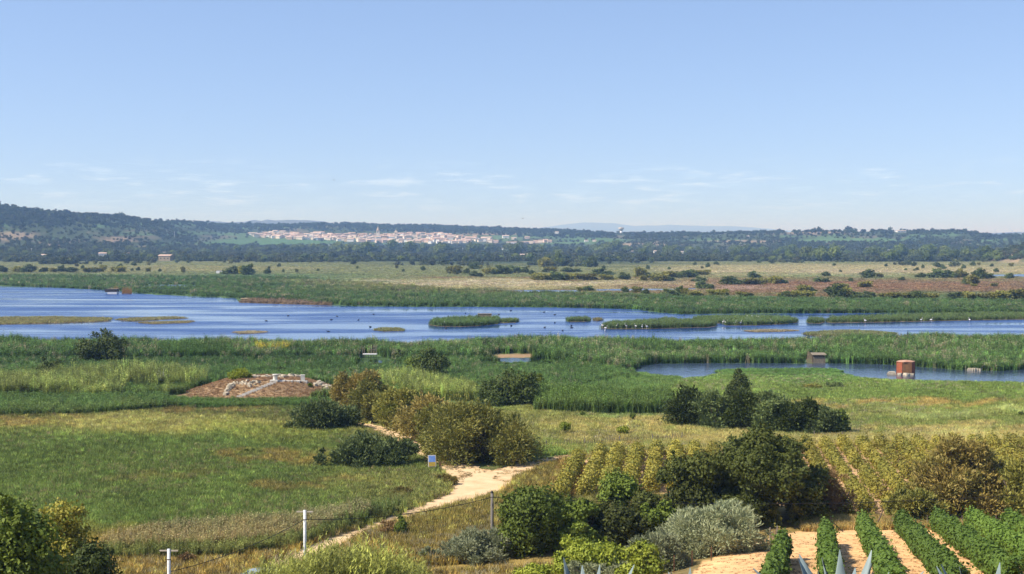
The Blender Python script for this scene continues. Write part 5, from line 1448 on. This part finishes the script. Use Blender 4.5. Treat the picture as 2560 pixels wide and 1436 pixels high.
t = thing('column_stump', 'white round column stump with a moulded rim', 'column', (x, y, z))
MB().lathe((0, 0, 0), [(.33, -.1), (.33, .1), (.32, .75), (.34, .8)], 18).build('drum', M_PALE, t, smooth=True)
MB().lathe((0, 0, 0), [(.40, .80), (.42, .86), (.42, .95), (.36, .97)], 18).build('rim', M_PALE, t)
x, y, z = hit(757, 955)
t = thing('column_stump', 'white square pier stump at the end of the slab', 'column', (x, y, z), .1)
MB().box((0, 0, .42), (.58, .55, 1.04)).build('shaft', M_PALE, t)
MB().box((0, 0, .97), (.64, .60, .08)).build('cap', M_PALE, t)
a, bq = Vector(hit(676, 955)), Vector(hit(768, 957))
t = thing('threshold_slab', 'long pale threshold slab between the column stumps', 'slab', a)
for i in range(5):
    q = (bq - a) * ((i + .5) / 5)
    MB().box((q.x, q.y, q.z + .1), ((bq - a).length / 5 - .03, .75, .34), .02 * (i % 3 - 1)).build('block', M_PALE, t)
t = thing('stone_steps', 'diagonal flight of pale plank steps up the mound', 'steps', hit(600, 993))
w0 = Vector(hit(600, 993)); w1 = Vector(hit(682, 959))
for i in range(13):
    u = i / 12
    q = Vector(hit(600 + 82 * u, 993 - 34 * u)) - w0
    MB().box((q.x, q.y, q.z + .10), (.9, .16, .18), .05).build('step', M_PALE, t)
x, y, z = hit(262, 931)
t = thing('boulder', 'pale boulder lying in the reeds near the bushy tree', 'rock', (x, y, z), .4)
for i, q in enumerate([(0, 0, 0, 1.5), (.6, -.1, 0, .9)]):
    o = obj('stone', STONES[i], t, q[:3], i, (q[3], q[3] * .8, q[3] * .75))

# ------------------------------------------------------------------ huts and hides around the water
M_RED = mat_plain('rusted_red_sheet', (0.38, 0.10, 0.04), (0.20, 0.065, 0.03), 2.2, 0.75, 0.3, 0.2)
M_BROWNSHEET = mat_plain('brown_rusted_sheet', (0.27, 0.14, 0.06), (0.17, 0.085, 0.04), 2.2, 0.75, 0.3, 0.2)
M_LID = mat_plain('faded_lid', (0.55, 0.36, 0.25), (0.36, 0.17, 0.10), 2, 0.8, 0.2)
M_THATCH = mat_plain('dry_reed', (0.36, 0.28, 0.18), (0.20, 0.15, 0.095), 10, 0.95, 0.05, 0.6, stretch=(3, 3, .6))
M_ORANGE = mat_foliage('orange_reed', (0.48, 0.27, 0.085), (0.30, 0.16, 0.055))
M_WHITE = mat_plain('whitewash', (0.78, 0.77, 0.74), (0.66, 0.64, 0.60), 3, 0.8, 0.2)
M_DARKWOOD = mat_plain('tarred_wood', (0.075, 0.06, 0.055), (0.04, 0.035, 0.03), 6, 0.85, 0.2)
x, y, z = hit(2264, 934)
t = thing('rusty_hut', 'six-sided rusty red metal hut on the pond shore', 'hut', (x, y, z), math.radians(2))
R6, H6 = 1.48, 1.95
for k in range(6):
    a0, a1 = math.radians(60 * k - 90 - 30 - 8), math.radians(60 * k - 90 + 30 - 8)
    p0, p1 = Vector((math.cos(a0), math.sin(a0), 0)) * R6, Vector((math.cos(a1), math.sin(a1), 0)) * R6
    n_ = ((p0 + p1) / 2).normalized() * .035
    m = MB()
    m.v = [tuple(p0 + Vector((0, 0, -.1))), tuple(p1 + Vector((0, 0, -.1))), tuple(p1 + Vector((0, 0, H6))), tuple(p0 + Vector((0, 0, H6)))]
    m.v += [tuple(Vector(v) - n_) for v in m.v]
    m.f = [(0, 1, 2, 3), (7, 6, 5, 4), (0, 4, 5, 1), (1, 5, 6, 2), (2, 6, 7, 3), (3, 7, 4, 0)]
    m.build('wall_panel', M_BROWNSHEET if k == 0 else M_RED, t)
    MB().tube([tuple(p0 + Vector((0, 0, -.1))), tuple(p0 + Vector((0, 0, H6)))], .04, 6).build('corner_rail', M_RUST, t)
MB().lathe((0, 0, H6), [(1.55, .0), (1.55, .06), (1.0, .20), (.35, .26), (.05, .27)], 6).build('roof', M_LID, t)
for i, (px, py, s, lab) in enumerate([(2230, 937, .9, 'flat rock on the shore left of the rusty hut'), (2250, 938, .6, 'small stone at the front corner of the rusty hut'), (2266, 939, .7, 'stone lying before the rusty hut'), (2281, 938, .55, 'round stone at the shaded corner of the rusty hut')]):
    x, y, z = hit(px, py)
    o = tag(obj('rock', STONES[i], None, (x, y, z - .05), i, (s * 1.4, s, s * .6)), lab, 'rock')
x, y, z = hit(2046, 908)
t = thing('reed_hut', 'weathered plank hide with a leaning reed screen by the pond', 'hut', (x, y, z))
for i in range(6):
    MB().box((0, -.75, .12 + i * .2), (2.15, .05, .18), 0).build('plank', M_POST, t)
for s in (-1, 1):
    MB().box((s * 1.05, 0, .62), (.06, 1.44, 1.3)).build('side_wall', M_DARKWOOD, t)
MB().box((0, .73, .75), (2.04, .06, 1.5)).build('back_wall', M_DARKWOOD, t)
MB().box((0, -.02, 1.62), (2.5, 1.9, .12), 0, Matrix.Rotation(.14, 3, 'X')).build('roof', M_POST, t)
for i in range(14):
    u = i / 13
    MB().tube([(-2.3 + u * 1.15, -.5, -.1), (-2.0 + u * .8, -.45, 2.2 - 1.0 * abs(u - .15))], .03, 5).build('reed_pole', M_THATCH, t)
x, y, z = hit(2436, 927)
t = thing('stone_jetty', 'low stone landing with stakes on the far pond shore', 'jetty', (x, y, z))
for i in range(5):
    obj('stone', STONES[i], t, (-.8 + i * .42, 0, 0), i, (.7, .6, .42))
for s in (-1.5, 1.3):
    MB().tube([(s, 0, -.2), (s + .05, 0, .85)], .05, 6).build('stake', M_POST, t)
x, y, z = hit(1530, 920)
tag(MB().tube([(0, 0, -.2), (.05, 0, 1.1)], [.07, .06], 7).build('mooring_stake', M_WHITE, None, (x, y, z)), 'pale mooring stake at the reed corner of the pond', 'stake')
x, y, z = hit(925, 895)
t = thing('shooting_platform', 'small white platform with a stick frame in the reeds', 'platform', (x, y, z))
MB().box((0, 0, .7), (2.6, 1.2, .16)).build('deck', M_WHITE, t)
for px_, hh in ((-1.4, 2.0), (-1.1, 1.7), (-.3, 2.3), (.0, 2.25), (.3, 2.3), (.6, 2.25), (.9, 2.3), (1.2, 2.2)):
    MB().tube([(px_, .3, -.1), (px_ + .03, .3, hh)], .045, 5).build('pole', M_POST, t)
for zz in (1.5, 2.0):
    MB().tube([(-.4, .32, zz), (1.3, .32, zz + .05)], .04, 5).build('rail', M_POST, t)
x, y, z = hit(283, 735)
t = thing('lagoon_hut', 'dark flat hut on a white base at the lagoon edge', 'hut', (x, y, .03))
MB().box((0, 0, .35), (3.8, 3.0, .95)).build('base', M_WHITE, t)
MB().box((0, 0, 1.35), (3.9, 3.1, 1.05)).build('wall', M_DARKWOOD, t)
MB().box((0, 0, 1.95), (4.3, 3.4, .14)).build('roof', M_POST, t)
MB().box((-2.6, 1.0, 1.3), (1.6, 2.0, 1.3)).build('annex', M_DARKWOOD, t)
for i, (px, w, h, lab) in enumerate([(318, 24, 20, 'clump of bright orange dead reeds beside the lagoon hut'), (290, 12, 20, 'small tuft of orange dead reeds behind the lagoon hut')]):
    x, y, z = hit(px, 734 - 4 * i); s = y / F
    r = np.random.default_rng(900 + i); V = []; Fc = []
    for k in range(220 if i == 0 else 70):
        o_ = np.array([r.uniform(-.5, .5) * w * s, r.uniform(-1, 1), -.1]); hh = h * s * r.uniform(.5, 1.05)
        tip = o_ + np.array([r.normal(0, .35), r.normal(0, .3), hh]); sd = np.array([.05, 0, 0]); n = len(V)
        V += [o_ - sd, o_ + sd, tip]; Fc.append((n, n + 1, n + 2))
    tag(obj('dead_reeds', np_mesh('dead_reeds', np.array(V), np.array(Fc), M_ORANGE, {'var': np.repeat(r.random(len(Fc)), 3)}), None, (x, y, z)), lab, 'reeds')
BLIND = [(598, 757), (610, 750), (700, 749), (780, 753), (826, 758), (830, 764), (700, 760.5)]
tag(obj('mud_bank', poly_sheet('mud_bank', BLIND, .06, M_MUD, .2, 8, 99)), 'brown mud spit carrying a long dead-reed hide', 'bank', kind='structure')
r = np.random.default_rng(910)
px, py, x, y = region(BLIND, 900, r)
scatter('dead_reed_hide', 'long hide of cut brown reeds on the lagoon spit', 'reeds', np.stack([x, y, np.full(len(x), .05)], 1), np.stack([np.full(len(x), 1.4)] * 2 + [r.uniform(.5, 1.2, len(x))], 1), np.array([.30, .215, .13]) * np.exp(r.normal(0, .3, (len(x), 1))), C_REED, r)
x, y, z = hit(611, 754)
t = thing('reed_hide', 'small roofed reed hide at the tip of the mud spit', 'hut', (x, y, .05))
MB().box((0, 0, .35), (2.0, 1.8, .9)).build('wall', M_THATCH, t)
MB().box((0, -.1, .95), (2.5, 2.3, .16), 0, Matrix.Rotation(.1, 3, 'X')).build('roof', M_THATCH, t)
MB().box((0, -.91, .5), (1.4, .04, .3)).build('slot', M_DARKWOOD, t)
x, y, z = hit(673, 754)
t = thing('flat_boat', 'black flat-bottomed boat drawn up on the mud spit', 'boat', (x, y, .08))
b = MB(); loft(b, [[(-1.8, -.1, .2), (-1.8, .1, .2), (-1.8, .12, .55), (-1.8, -.12, .55)], [(-1.0, -.5, .05), (-1.0, .5, .05), (-1.0, .62, .5), (-1.0, -.62, .5)], [(1.0, -.5, .05), (1.0, .5, .05), (1.0, .62, .5), (1.0, -.62, .5)], [(1.7, -.4, .1), (1.7, .4, .1), (1.7, .5, .52), (1.7, -.5, .52)]])
b.build('hull', M_DARKWOOD, t)
MB().box((.3, 0, .56), (.3, 1.15, .05)).build('thwart', M_POST, t)
x, y, z = hit(1212, 803)
t = thing('wattle_blind', 'square wattle shooting blind on the long reed islet', 'hut', (x, y, .06))
for k, (cx2, cy2, lx, ly) in enumerate([(0, -.9, 3.6, .12), (0, .9, 3.6, .12), (-1.8, 0, .12, 1.66), (1.8, 0, .12, 1.66)]):
    MB().box((cx2, cy2, .95), (lx, ly, 1.9)).build('wattle_panel', M_THATCH, t)
for cx2 in (-1.8, -.6, .6, 1.8):
    MB().tube([(cx2, -1.0, -.1), (cx2, -1.0, 2.05)], .06, 5).build('stake', M_POST, t)
MB().box((0, 0, 1.93), (3.9, 2.1, .07)).build('roof', M_POST, t)
x, y, z = hit(1115, 816)
tag(MB().tube([(0, 0, -.2), (-.25, 0, .7), (-.42, 0, 1.3)], [.09, .07, .11], 7).build('leaning_stake', M_WHITE, None, (x, y, z)), 'leaning pale stake on the shore of the long reed islet', 'stake')

# ------------------------------------------------------------------ wading birds, coots and birds on the wing
M_BIRD = mat_plain('white_plumage', (0.85, 0.82, 0.80), (0.75, 0.70, 0.68), 6, 0.8, 0.2)
M_COOT = mat_plain('black_plumage', (0.03, 0.03, 0.035), (0.05, 0.05, 0.05), 6, 0.8, 0.2)
def bird_mesh(name, mat, wade):
    b = MB()
    zb = .78 if wade else .10
    k = 7
    secs = []
    path = [(-.42, zb - .02, .03, .03), (-.28, zb, .12, .11), (0, zb + .02, .19, .18), (.2, zb + .04, .15, .15), (.3, zb + .12, .06, .06)]
    path += [(.36, zb + .32, .035, .035), (.30, zb + .50, .03, .03), (.38, zb + .62, .05, .05), (.50, zb + .56, .03, .03), (.56, zb + .46, .01, .01)] if wade else [(.34, zb + .2, .05, .05), (.42, zb + .22, .06, .05), (.52, zb + .18, .01, .01)]
    for (xx, zz, ry, rz) in path:
        secs.append([(xx, ry * math.cos(2 * math.pi * j / k), zz + rz * math.sin(2 * math.pi * j / k)) for j in range(k)])
    loft(b, secs)
    if wade:
        for s in (-.05, .05):
            b.tube([(.0, s, zb), (.02, s, .35), (0, s, -.05)], .016, 5)
    return b.mesh(name, mat, True)
ME_FL, ME_CO = bird_mesh('flamingo', M_BIRD, True), bird_mesh('coot', M_COOT, False)
def z7(x, y): return 1500 + x / 4.267, 740 + y / 4.267
FLA = [z7(*q) for q in ((25, 345), (45, 342), (175, 350), (262, 349), (282, 352), (380, 352), (450, 358), (500, 356), (1312, 308), (1340, 311), (1362, 310), (1440, 312), (1500, 314), (1830, 300), (60, 372), (52, 400))]
FTOP = [z7(*q) for q in ((1560, 270), (1605, 268), (1690, 275), (1708, 278))]
rb = np.random.default_rng(33)
for i, (px, py) in enumerate(FLA + FTOP + [(2163, 808), (2303, 806), (2328, 806), (2424, 806)]):
    x, y = flat(px, py, .05)
    lab, grp = ('white flamingo wading along the shore of the largest flamingo islet', 'flamingos at the largest islet') if i < 8 or i in (14, 15) else ('white flamingo wading along the shore of the forked islet', 'flamingos at the forked islet') if i < 14 else ('white flamingo standing on top of the forked islet', 'flamingos on the forked islet') if i < 20 else ('white flamingo wading before the long reed strip', 'flamingos at the reed strip')
    s = .9 if i < 16 or i > 19 else 1.1
    tag(obj('flamingo', ME_FL, None, (float(x), float(y), .04), rb.uniform(0, 6.28), (s, s, s)), lab, 'bird', grp)
for i in range(26):
    px, py = rb.uniform(1020, 1500), rb.uniform(776, 838)
    if i > 17:
        px, py = rb.uniform(600, 1000), rb.uniform(780, 836)
    if any(in_poly(np.array([px]), np.array([py]), p)[0] for p in ISL):
        continue
    x, y = flat(px, py, .03)
    tag(obj('coot', ME_CO, None, (float(x), float(y), -.02), rb.uniform(0, 6.28), (1.1, 1.1, 1.1)), 'small black coot floating between the blind islet and the round islet' if px > 1250 else 'small black coot floating near the long blind islet' if px > 1010 else 'small black coot floating on open water beyond the flat tussocks', 'bird', 'coots on the lagoon')
b = MB()
loft(b, [[(-.25, -.02, 0), (-.25, .02, 0), (-.25, 0, .03)], [(0, -.07, -.03), (0, .07, -.03), (0, 0, .07)], [(.25, -.01, 0), (.25, .01, 0), (.25, 0, .03)]])
for s in (-1, 1):
    b.v += [(.1, s * .05, .03), (-.12, s * .05, .03), (-.1, s * .45, .16), (.06, s * .45, .16), (-.14, s * .8, .06)]
    n = len(b.v) - 5
    b.f += [(n, n + 1, n + 2, n + 3), (n + 3, n + 2, n + 4)]
ME_WING = b.mesh('flying_bird', M_COOT)
for px, py, d, lab in ((1307, 547, 420, 'dark bird flying low above the wooded ridge'), (835, 451, 420, 'dark bird flying among the low clouds'), (468, 296, 500, 'dark bird flying high in the clear sky'), (560, 263, 520, 'far dark bird just above another high in the sky')):
    p = at_depth(px, py, d)
    tag(obj('flying_bird', ME_WING, None, p, .6, (1.0, 1.0, 1.0)), lab, 'bird')

# ------------------------------------------------------------------ houses, village, towers
M_ROOF = mat_plain('clay_tiles', (0.56, 0.40, 0.31), (0.46, 0.32, 0.25), .6, 0.9, 0.1)
M_ROOF2 = mat_plain('faded_clay_tiles', (0.64, 0.50, 0.41), (0.52, 0.39, 0.31), .6, 0.9, 0.1)
M_WCREAM = mat_plain('cream_render', (0.82, 0.72, 0.60), (0.72, 0.62, 0.50), .3, 0.9, 0.1)
M_WPINK = mat_plain('pink_render', (0.78, 0.60, 0.50), (0.68, 0.50, 0.42), .3, 0.9, 0.1)
M_WWHITE = mat_plain('white_render', (0.86, 0.84, 0.80), (0.78, 0.75, 0.71), .3, 0.9, 0.1)
M_WSTONE = mat_plain('rubble_wall', (0.50, 0.40, 0.28), (0.36, 0.28, 0.19), .8, 0.9, 0.1, .4)
M_SHADE = mat_plain('dark_opening', (0.035, 0.035, 0.04), (0.05, 0.05, 0.05), 3, 0.4, 0.3)
def house_meshes(wall, roof, hip=False):
    w = MB()                                          # 1 x 1 footprint, eaves at .68, ridge at 1
    w.v = [(-.5, -.5, -.2), (.5, -.5, -.2), (.5, .5, -.2), (-.5, .5, -.2), (-.5, -.5, .74), (.5, -.5, .74), (.5, .5, .74), (-.5, .5, .74), (-.5, 0, .90), (.5, 0, .90)]
    w.f = [(0, 3, 2, 1), (0, 1, 5, 4), (2, 3, 7, 6), (1, 2, 6, 9, 5), (3, 0, 4, 8, 7)]
    r = MB()
    e = .05
    r.v = [(-.5 - e, -.5 - e, .72), (.5 + e, -.5 - e, .72), (.5 + e, 0, .92), (-.5 - e, 0, .92), (-.5 - e, .5 + e, .72), (.5 + e, .5 + e, .72)]
    r.v += [(a, b2, c + .05) for a, b2, c in r.v]
    r.f = [(0, 1, 2, 3), (3, 2, 5, 4), (6, 9, 8, 7), (9, 10, 11, 8), (0, 6, 7, 1), (4, 5, 11, 10), (1, 7, 8, 2), (2, 8, 11, 5), (0, 3, 9, 6), (3, 4, 10, 9)]
    win_ = MB().box((0, 0, 0), (.09, .03, .16)).mesh('window', M_SHADE)
    return w.mesh('wall', wall), r.mesh('roof', roof), win_
H_KIND = [('cream house with a clay tile roof', house_meshes(M_WCREAM, M_ROOF)), ('pink house with a clay tile roof', house_meshes(M_WPINK, M_ROOF)), ('white house with a faded tile roof', house_meshes(M_WWHITE, M_ROOF2)), ('cream house with a faded tile roof', house_meshes(M_WCREAM, M_ROOF2)), ('rubble stone house with a clay tile roof', house_meshes(M_WSTONE, M_ROOF)), ('white house with a clay tile roof', house_meshes(M_WWHITE, M_ROOF))]
def house(kind, px, by, w_px, h_px, label, group, rz, wins=0, name='village_house', depth=None):
    x, y, z = hit(px, by); s = y / F
    _, (wm, rm, im) = H_KIND[kind]
    t = thing(name, label, 'house', (x, y, z), rz, group, (w_px * s, (depth or w_px * .75) * s, h_px * s))
    obj('wall', wm, t); obj('roof', rm, t)
    for k in range(wins):
        obj('window', im, t, (-.3 + .6 * k / max(1, wins - 1), -.51, .38))
    return t
vt = [(627, 587), (655, 584), (690, 583), (720, 585), (740, 587), (780, 589), (785, 586), (810, 585), (830, 590), (870, 589), (900, 588), (935, 589), (960, 590), (1000, 587), (1040, 586), (1080, 585), (1095, 586), (1120, 589), (1150, 593), (1175, 595), (1225, 597)]
vb = [(627, 592), (680, 595), (720, 599), (760, 599), (800, 602), (850, 603), (900, 605), (940, 607), (980, 606), (1040, 609), (1100, 610), (1170, 609), (1225, 606)]
rv = np.random.default_rng(55)
vill = []
tries = 0
while len(vill) < 215 and tries < 6000:
    tries += 1
    px = rv.uniform(628, 1225)
    y0 = np.interp(px, [p[0] for p in vt], [p[1] for p in vt]); y1 = np.interp(px, [p[0] for p in vb], [p[1] for p in vb])
    by = rv.uniform(y0 + .5, y1 + .5)
    if 930 < px < 1080 and 597 < by < 603 and rv.random() < .85:      # gardens below the church
        continue
    if px > 1110 and rv.random() < .45:
        continue
    if any(abs(px - a) < 7.5 and abs(by - b2) < 2.4 for a, b2 in vill):
        continue
    vill.append((px, by))
QU = [(740, 'at the village end below the blue hills'), (880, 'amid the far hillside village'), (1000, 'around the far village church'), (1110, 'in the village beyond the church'), (1300, 'in the loose village outskirts')]
for px, by in vill:
    k = int(rv.choice(6, p=[.25, .2, .18, .17, .05, .15]))
    where = next(q[1] for q in QU if px < q[0])
    w = rv.uniform(10, 17)
    house(k, px, by, w, rv.uniform(6, 8.5), H_KIND[k][0] + ' ' + where, 'houses of the far village', rv.uniform(-.5, .5) + (1.57 if rv.random() < .3 else 0))
for i in range(7):
    house(5, 1270 + i * 8.5, 610.5 - i * .1, 8.2, 6.0, 'white terraced house in the straight row at the village outskirts', 'terraced white houses', 0, 2, 'terraced_house')
for px, by, w, h, k in ((1328, 609, 12, 6, 3), (1340, 607, 12, 6, 1), (1352, 606, 12, 6, 0), (1364, 606, 11, 8, 1), (1374, 607, 11, 7, 1), (1240, 607, 12, 7, 1), (1264, 596, 16, 8, 2), (1285, 599, 12, 6, 3), (1318, 597, 12, 6, 1), (1222, 598, 14, 6, 1)):
    house(k, px, by, w, h, H_KIND[k][0] + ' next to the white village terrace', 'houses by the white terrace', rv.uniform(-.3, .3))
for px, by, w, h, k, lab in ((415, 652, 30, 16, 4, 'large stone farm building alone at the foot of the hill'), (257, 643, 18, 12, 5, 'white cottage with an orange roof among the shrubs at the hill foot'), (112, 644, 15, 9, 2, 'low white cottage in the shrubs at the hill foot'), (320, 638, 9, 6, 5, 'tiny white shed between the cottage and the stone farm'), (411, 634, 8, 4, 2, 'small white cabin just above the stone farm'), (1306, 642, 11, 7, 3, 'cream shed, left one of the pair below the village'), (1323, 641, 11, 7, 3, 'cream shed, right one of the pair below the village'), (1578, 631, 10, 4, 3, 'long low barn among the trees below the water tower'), (1638, 634, 7, 8, 2, 'narrow white pump house below the water tower'), (1702, 635, 13, 7, 3, 'cream barn with an open front below the water tower'), (1262, 625, 14, 5, 2, 'flat pale barn peeping over the trees below the terrace'), (1970, 577, 15, 6, 5, 'villa with a red roof on the crest left of the pines'), (2148, 577, 9, 5, 2, 'white villa on the crest beside a tree clump'), (2171, 578, 9, 5, 3, 'cream villa on the crest beside a tree clump'), (2242, 576, 11, 6, 1, 'pink villa standing highest on the crest'), (2252, 581, 22, 5, 2, 'long white villa just below the pink one'), (2264, 578, 7, 5, 3, 'small cream villa behind the long white one'), (1392, 584, 9, 5, 2, 'white villa alone on the wooded ridge above the village'), (1466, 605, 9, 5, 2, 'white house beside the green field past the village'), (1486, 604, 9, 4, 3, 'cream house beside the green field past the village'), (1870, 593, 8, 4, 2, 'white cabin on the hillside below the crest villas'), (101, 560, 6, 4, 2, 'white cabin high on the wooded hill')):
    house(k, px, by, w, h, lab, None, rv.uniform(-.25, .25), 3 if w > 14 else 2, 'farm_building' if w > 25 else 'country_house')
for px, by, w, h, lab in ((2225, 629, 17, 5, 'white flat-roofed warehouse in front of the hill vineyards'), (2262, 629, 9, 3.5, 'small white flat-roofed store beside the warehouse'), (549, 684, 15, 8, 'pale cabin on stilts out on the far meadow')):
    x, y, z = hit(px, by); s = y / F; w *= s; h *= s
    t = thing('flat_roofed_shed', lab, 'shed', (x, y, z))
    MB().box((0, 0, h * .45), (w, w * .6, h * .95)).build('wall', M_WWHITE, t)
    MB().box((0, 0, h * .97), (w * 1.06, w * .66, h * .1)).build('roof', M_WSTONE if px < 600 else M_WWHITE, t)
    MB().box((w * .2, -w * .305, h * .3), (w * .25, .1, h * .6)).build('door', M_SHADE, t)
def tower(px, by, w_px, h_px, label, name, spire):
    x, y, z = hit(px, by); s = y / F; w, h = w_px * s, h_px * s
    t = thing(name, label, 'church tower', (x, y, z))
    MB().box((0, 0, h * .3), (w, w, h * .7)).build('shaft', M_WCREAM, t)
    MB().box((0, 0, h * .66), (w * 1.15, w * 1.15, h * .03)).build('cornice', M_WSTONE, t)
    for sx, sy in ((-1, 0), (1, 0), (0, -1), (0, 1)):
        MB().box((sx * w * .5, sy * w * .5, h * .55), (w * (.3 if sx == 0 else .06), w * (.3 if sy == 0 else .06), h * .12)).build('belfry_opening', M_SHADE, t)
    if spire:
        MB().lathe((0, 0, h * .68), [(w * .55, 0), (w * .3, h * .16), (.15, h * .34)], 8).build('spire', M_WSTONE, t)
    else:
        MB().box((0, 0, h * .74), (w, w, h * .13)).build('parapet', M_WCREAM, t)
        MB().lathe((0, 0, h * .81), [(w * .4, 0), (w * .2, h * .1), (.1, h * .2)], 6).build('bell_cage', M_WSTONE, t)
tower(945, 597, 7.5, 30, 'slender church spire rising over the far village', 'church_tower', True)
tower(990, 595, 7.5, 20, 'square bell tower beyond the church spire', 'bell_tower', False)
x, y, z = hit(1553, 586)
s = y / F
t = thing('water_tower', 'flared concrete water tower on the ridge past the village', 'water tower', (x, y, z - 1))
MB().lathe((0, 0, 0), [(3.9 * s, -1), (3.2 * s, 5 * s), (3.2 * s, 9 * s)], 16).build('stem', M_CONC, t, smooth=True)
MB().lathe((0, 0, 0), [(3.2 * s, 9 * s), (5.6 * s, 14 * s), (6.8 * s, 15 * s), (6.8 * s, 17 * s)], 16).build('tank', M_WCREAM, t, smooth=True)
MB().lathe((0, 0, 17 * s), [(6.9 * s, 0), (6.9 * s, .5 * s), (1 * s, 1.2 * s)], 16).build('lid', M_WSTONE, t)
for i, (px, h, a) in enumerate([(2487, 44, .2), (2531, 46, .9), (2557, 44, 1.6)]):
    p = at_depth(px, 594, 7400); z0 = float(G(p.x, 7400))
    t = thing('wind_turbine', 'white wind turbine on the hazy skyline', 'wind turbine', (p.x, 7400, z0), 0, 'wind turbines on the skyline')
    hub = at_depth(px, 577, 7400).z - z0
    MB().tube([(0, 0, -2), (0, 0, hub)], [1.4, .8], 8).build('mast', M_WHITE, t)
    MB().box((0, 0, hub), (2.2, 5, 2.2)).build('nacelle', M_WHITE, t)
    for k in range(3):
        b_ = a + k * 2.0944
        MB().tube([(0, -3, hub), (math.sin(b_) * 10, -3, hub + math.cos(b_) * 10), (math.sin(b_) * 24, -3, hub + math.cos(b_) * 24)], [.9, .9, .2], 5).build('blade', M_WHITE, t)
for i, (px, by, h, lab) in enumerate([(79, 634, 13, 'pale mast at the hill foot near the low cottage'), (436, 592, 13, 'pale mast on the spur of the wooded hill'), (1157, 632, 12, 'pale mast among the trees below the village'), (1299, 634, 13, 'pale mast behind the pair of cream sheds'), (1390, 640, 12, 'pale mast beside the umbrella tree'), (1641, 630, 12, 'pale mast by the narrow pump house'), (1819, 638, 11, 'pale mast at the hedge of the far vineyard'), (1708, 640, 12, 'pale mast in front of the cream barn'), (2060, 630, 9, 'pale mast at the edge of the tree row'), (2098, 630, 9, 'pale mast near the white warehouse')]):
    x, y, z = hit(px, by); s = y / F
    t = thing('utility_mast', lab, 'utility pole', (x, y, z))
    MB().tube([(0, 0, -.5), (0, 0, h * s)], [.34, .26], 7).build('shaft', M_CONC, t)
    MB().box((0, 0, h * s - .6), (2.4, .25, .25)).build('crossarm', M_CONC, t)

# ------------------------------------------------------------------ the air
def make_haze():
    m = bpy.data.materials.new('haze_air'); m.use_nodes = True
    nt = m.node_tree; nt.nodes.clear()
    out = nt.nodes.new('ShaderNodeOutputMaterial')
    pv = nt.nodes.new('ShaderNodeVolumePrincipled')
    pv.inputs['Color'].default_value = (0.33, 0.57, 1.0, 1)
    pv.inputs['Absorption Color'].default_value = (1, 1, 1, 1)      # the air only scatters
    pv.inputs['Density'].default_value = HAZE
    pv.inputs['Anisotropy'].default_value = 0.0
    nt.links.new(pv.outputs[0], out.inputs['Volume'])
    b = MB().box((0, 15000, 133), (90000, 70000, 314))
    o = b.build('haze', m)
    tag(o, 'thin bluish summer haze over the whole plain', 'haze', kind='stuff')
HAZE = 1.4e-4
make_haze()
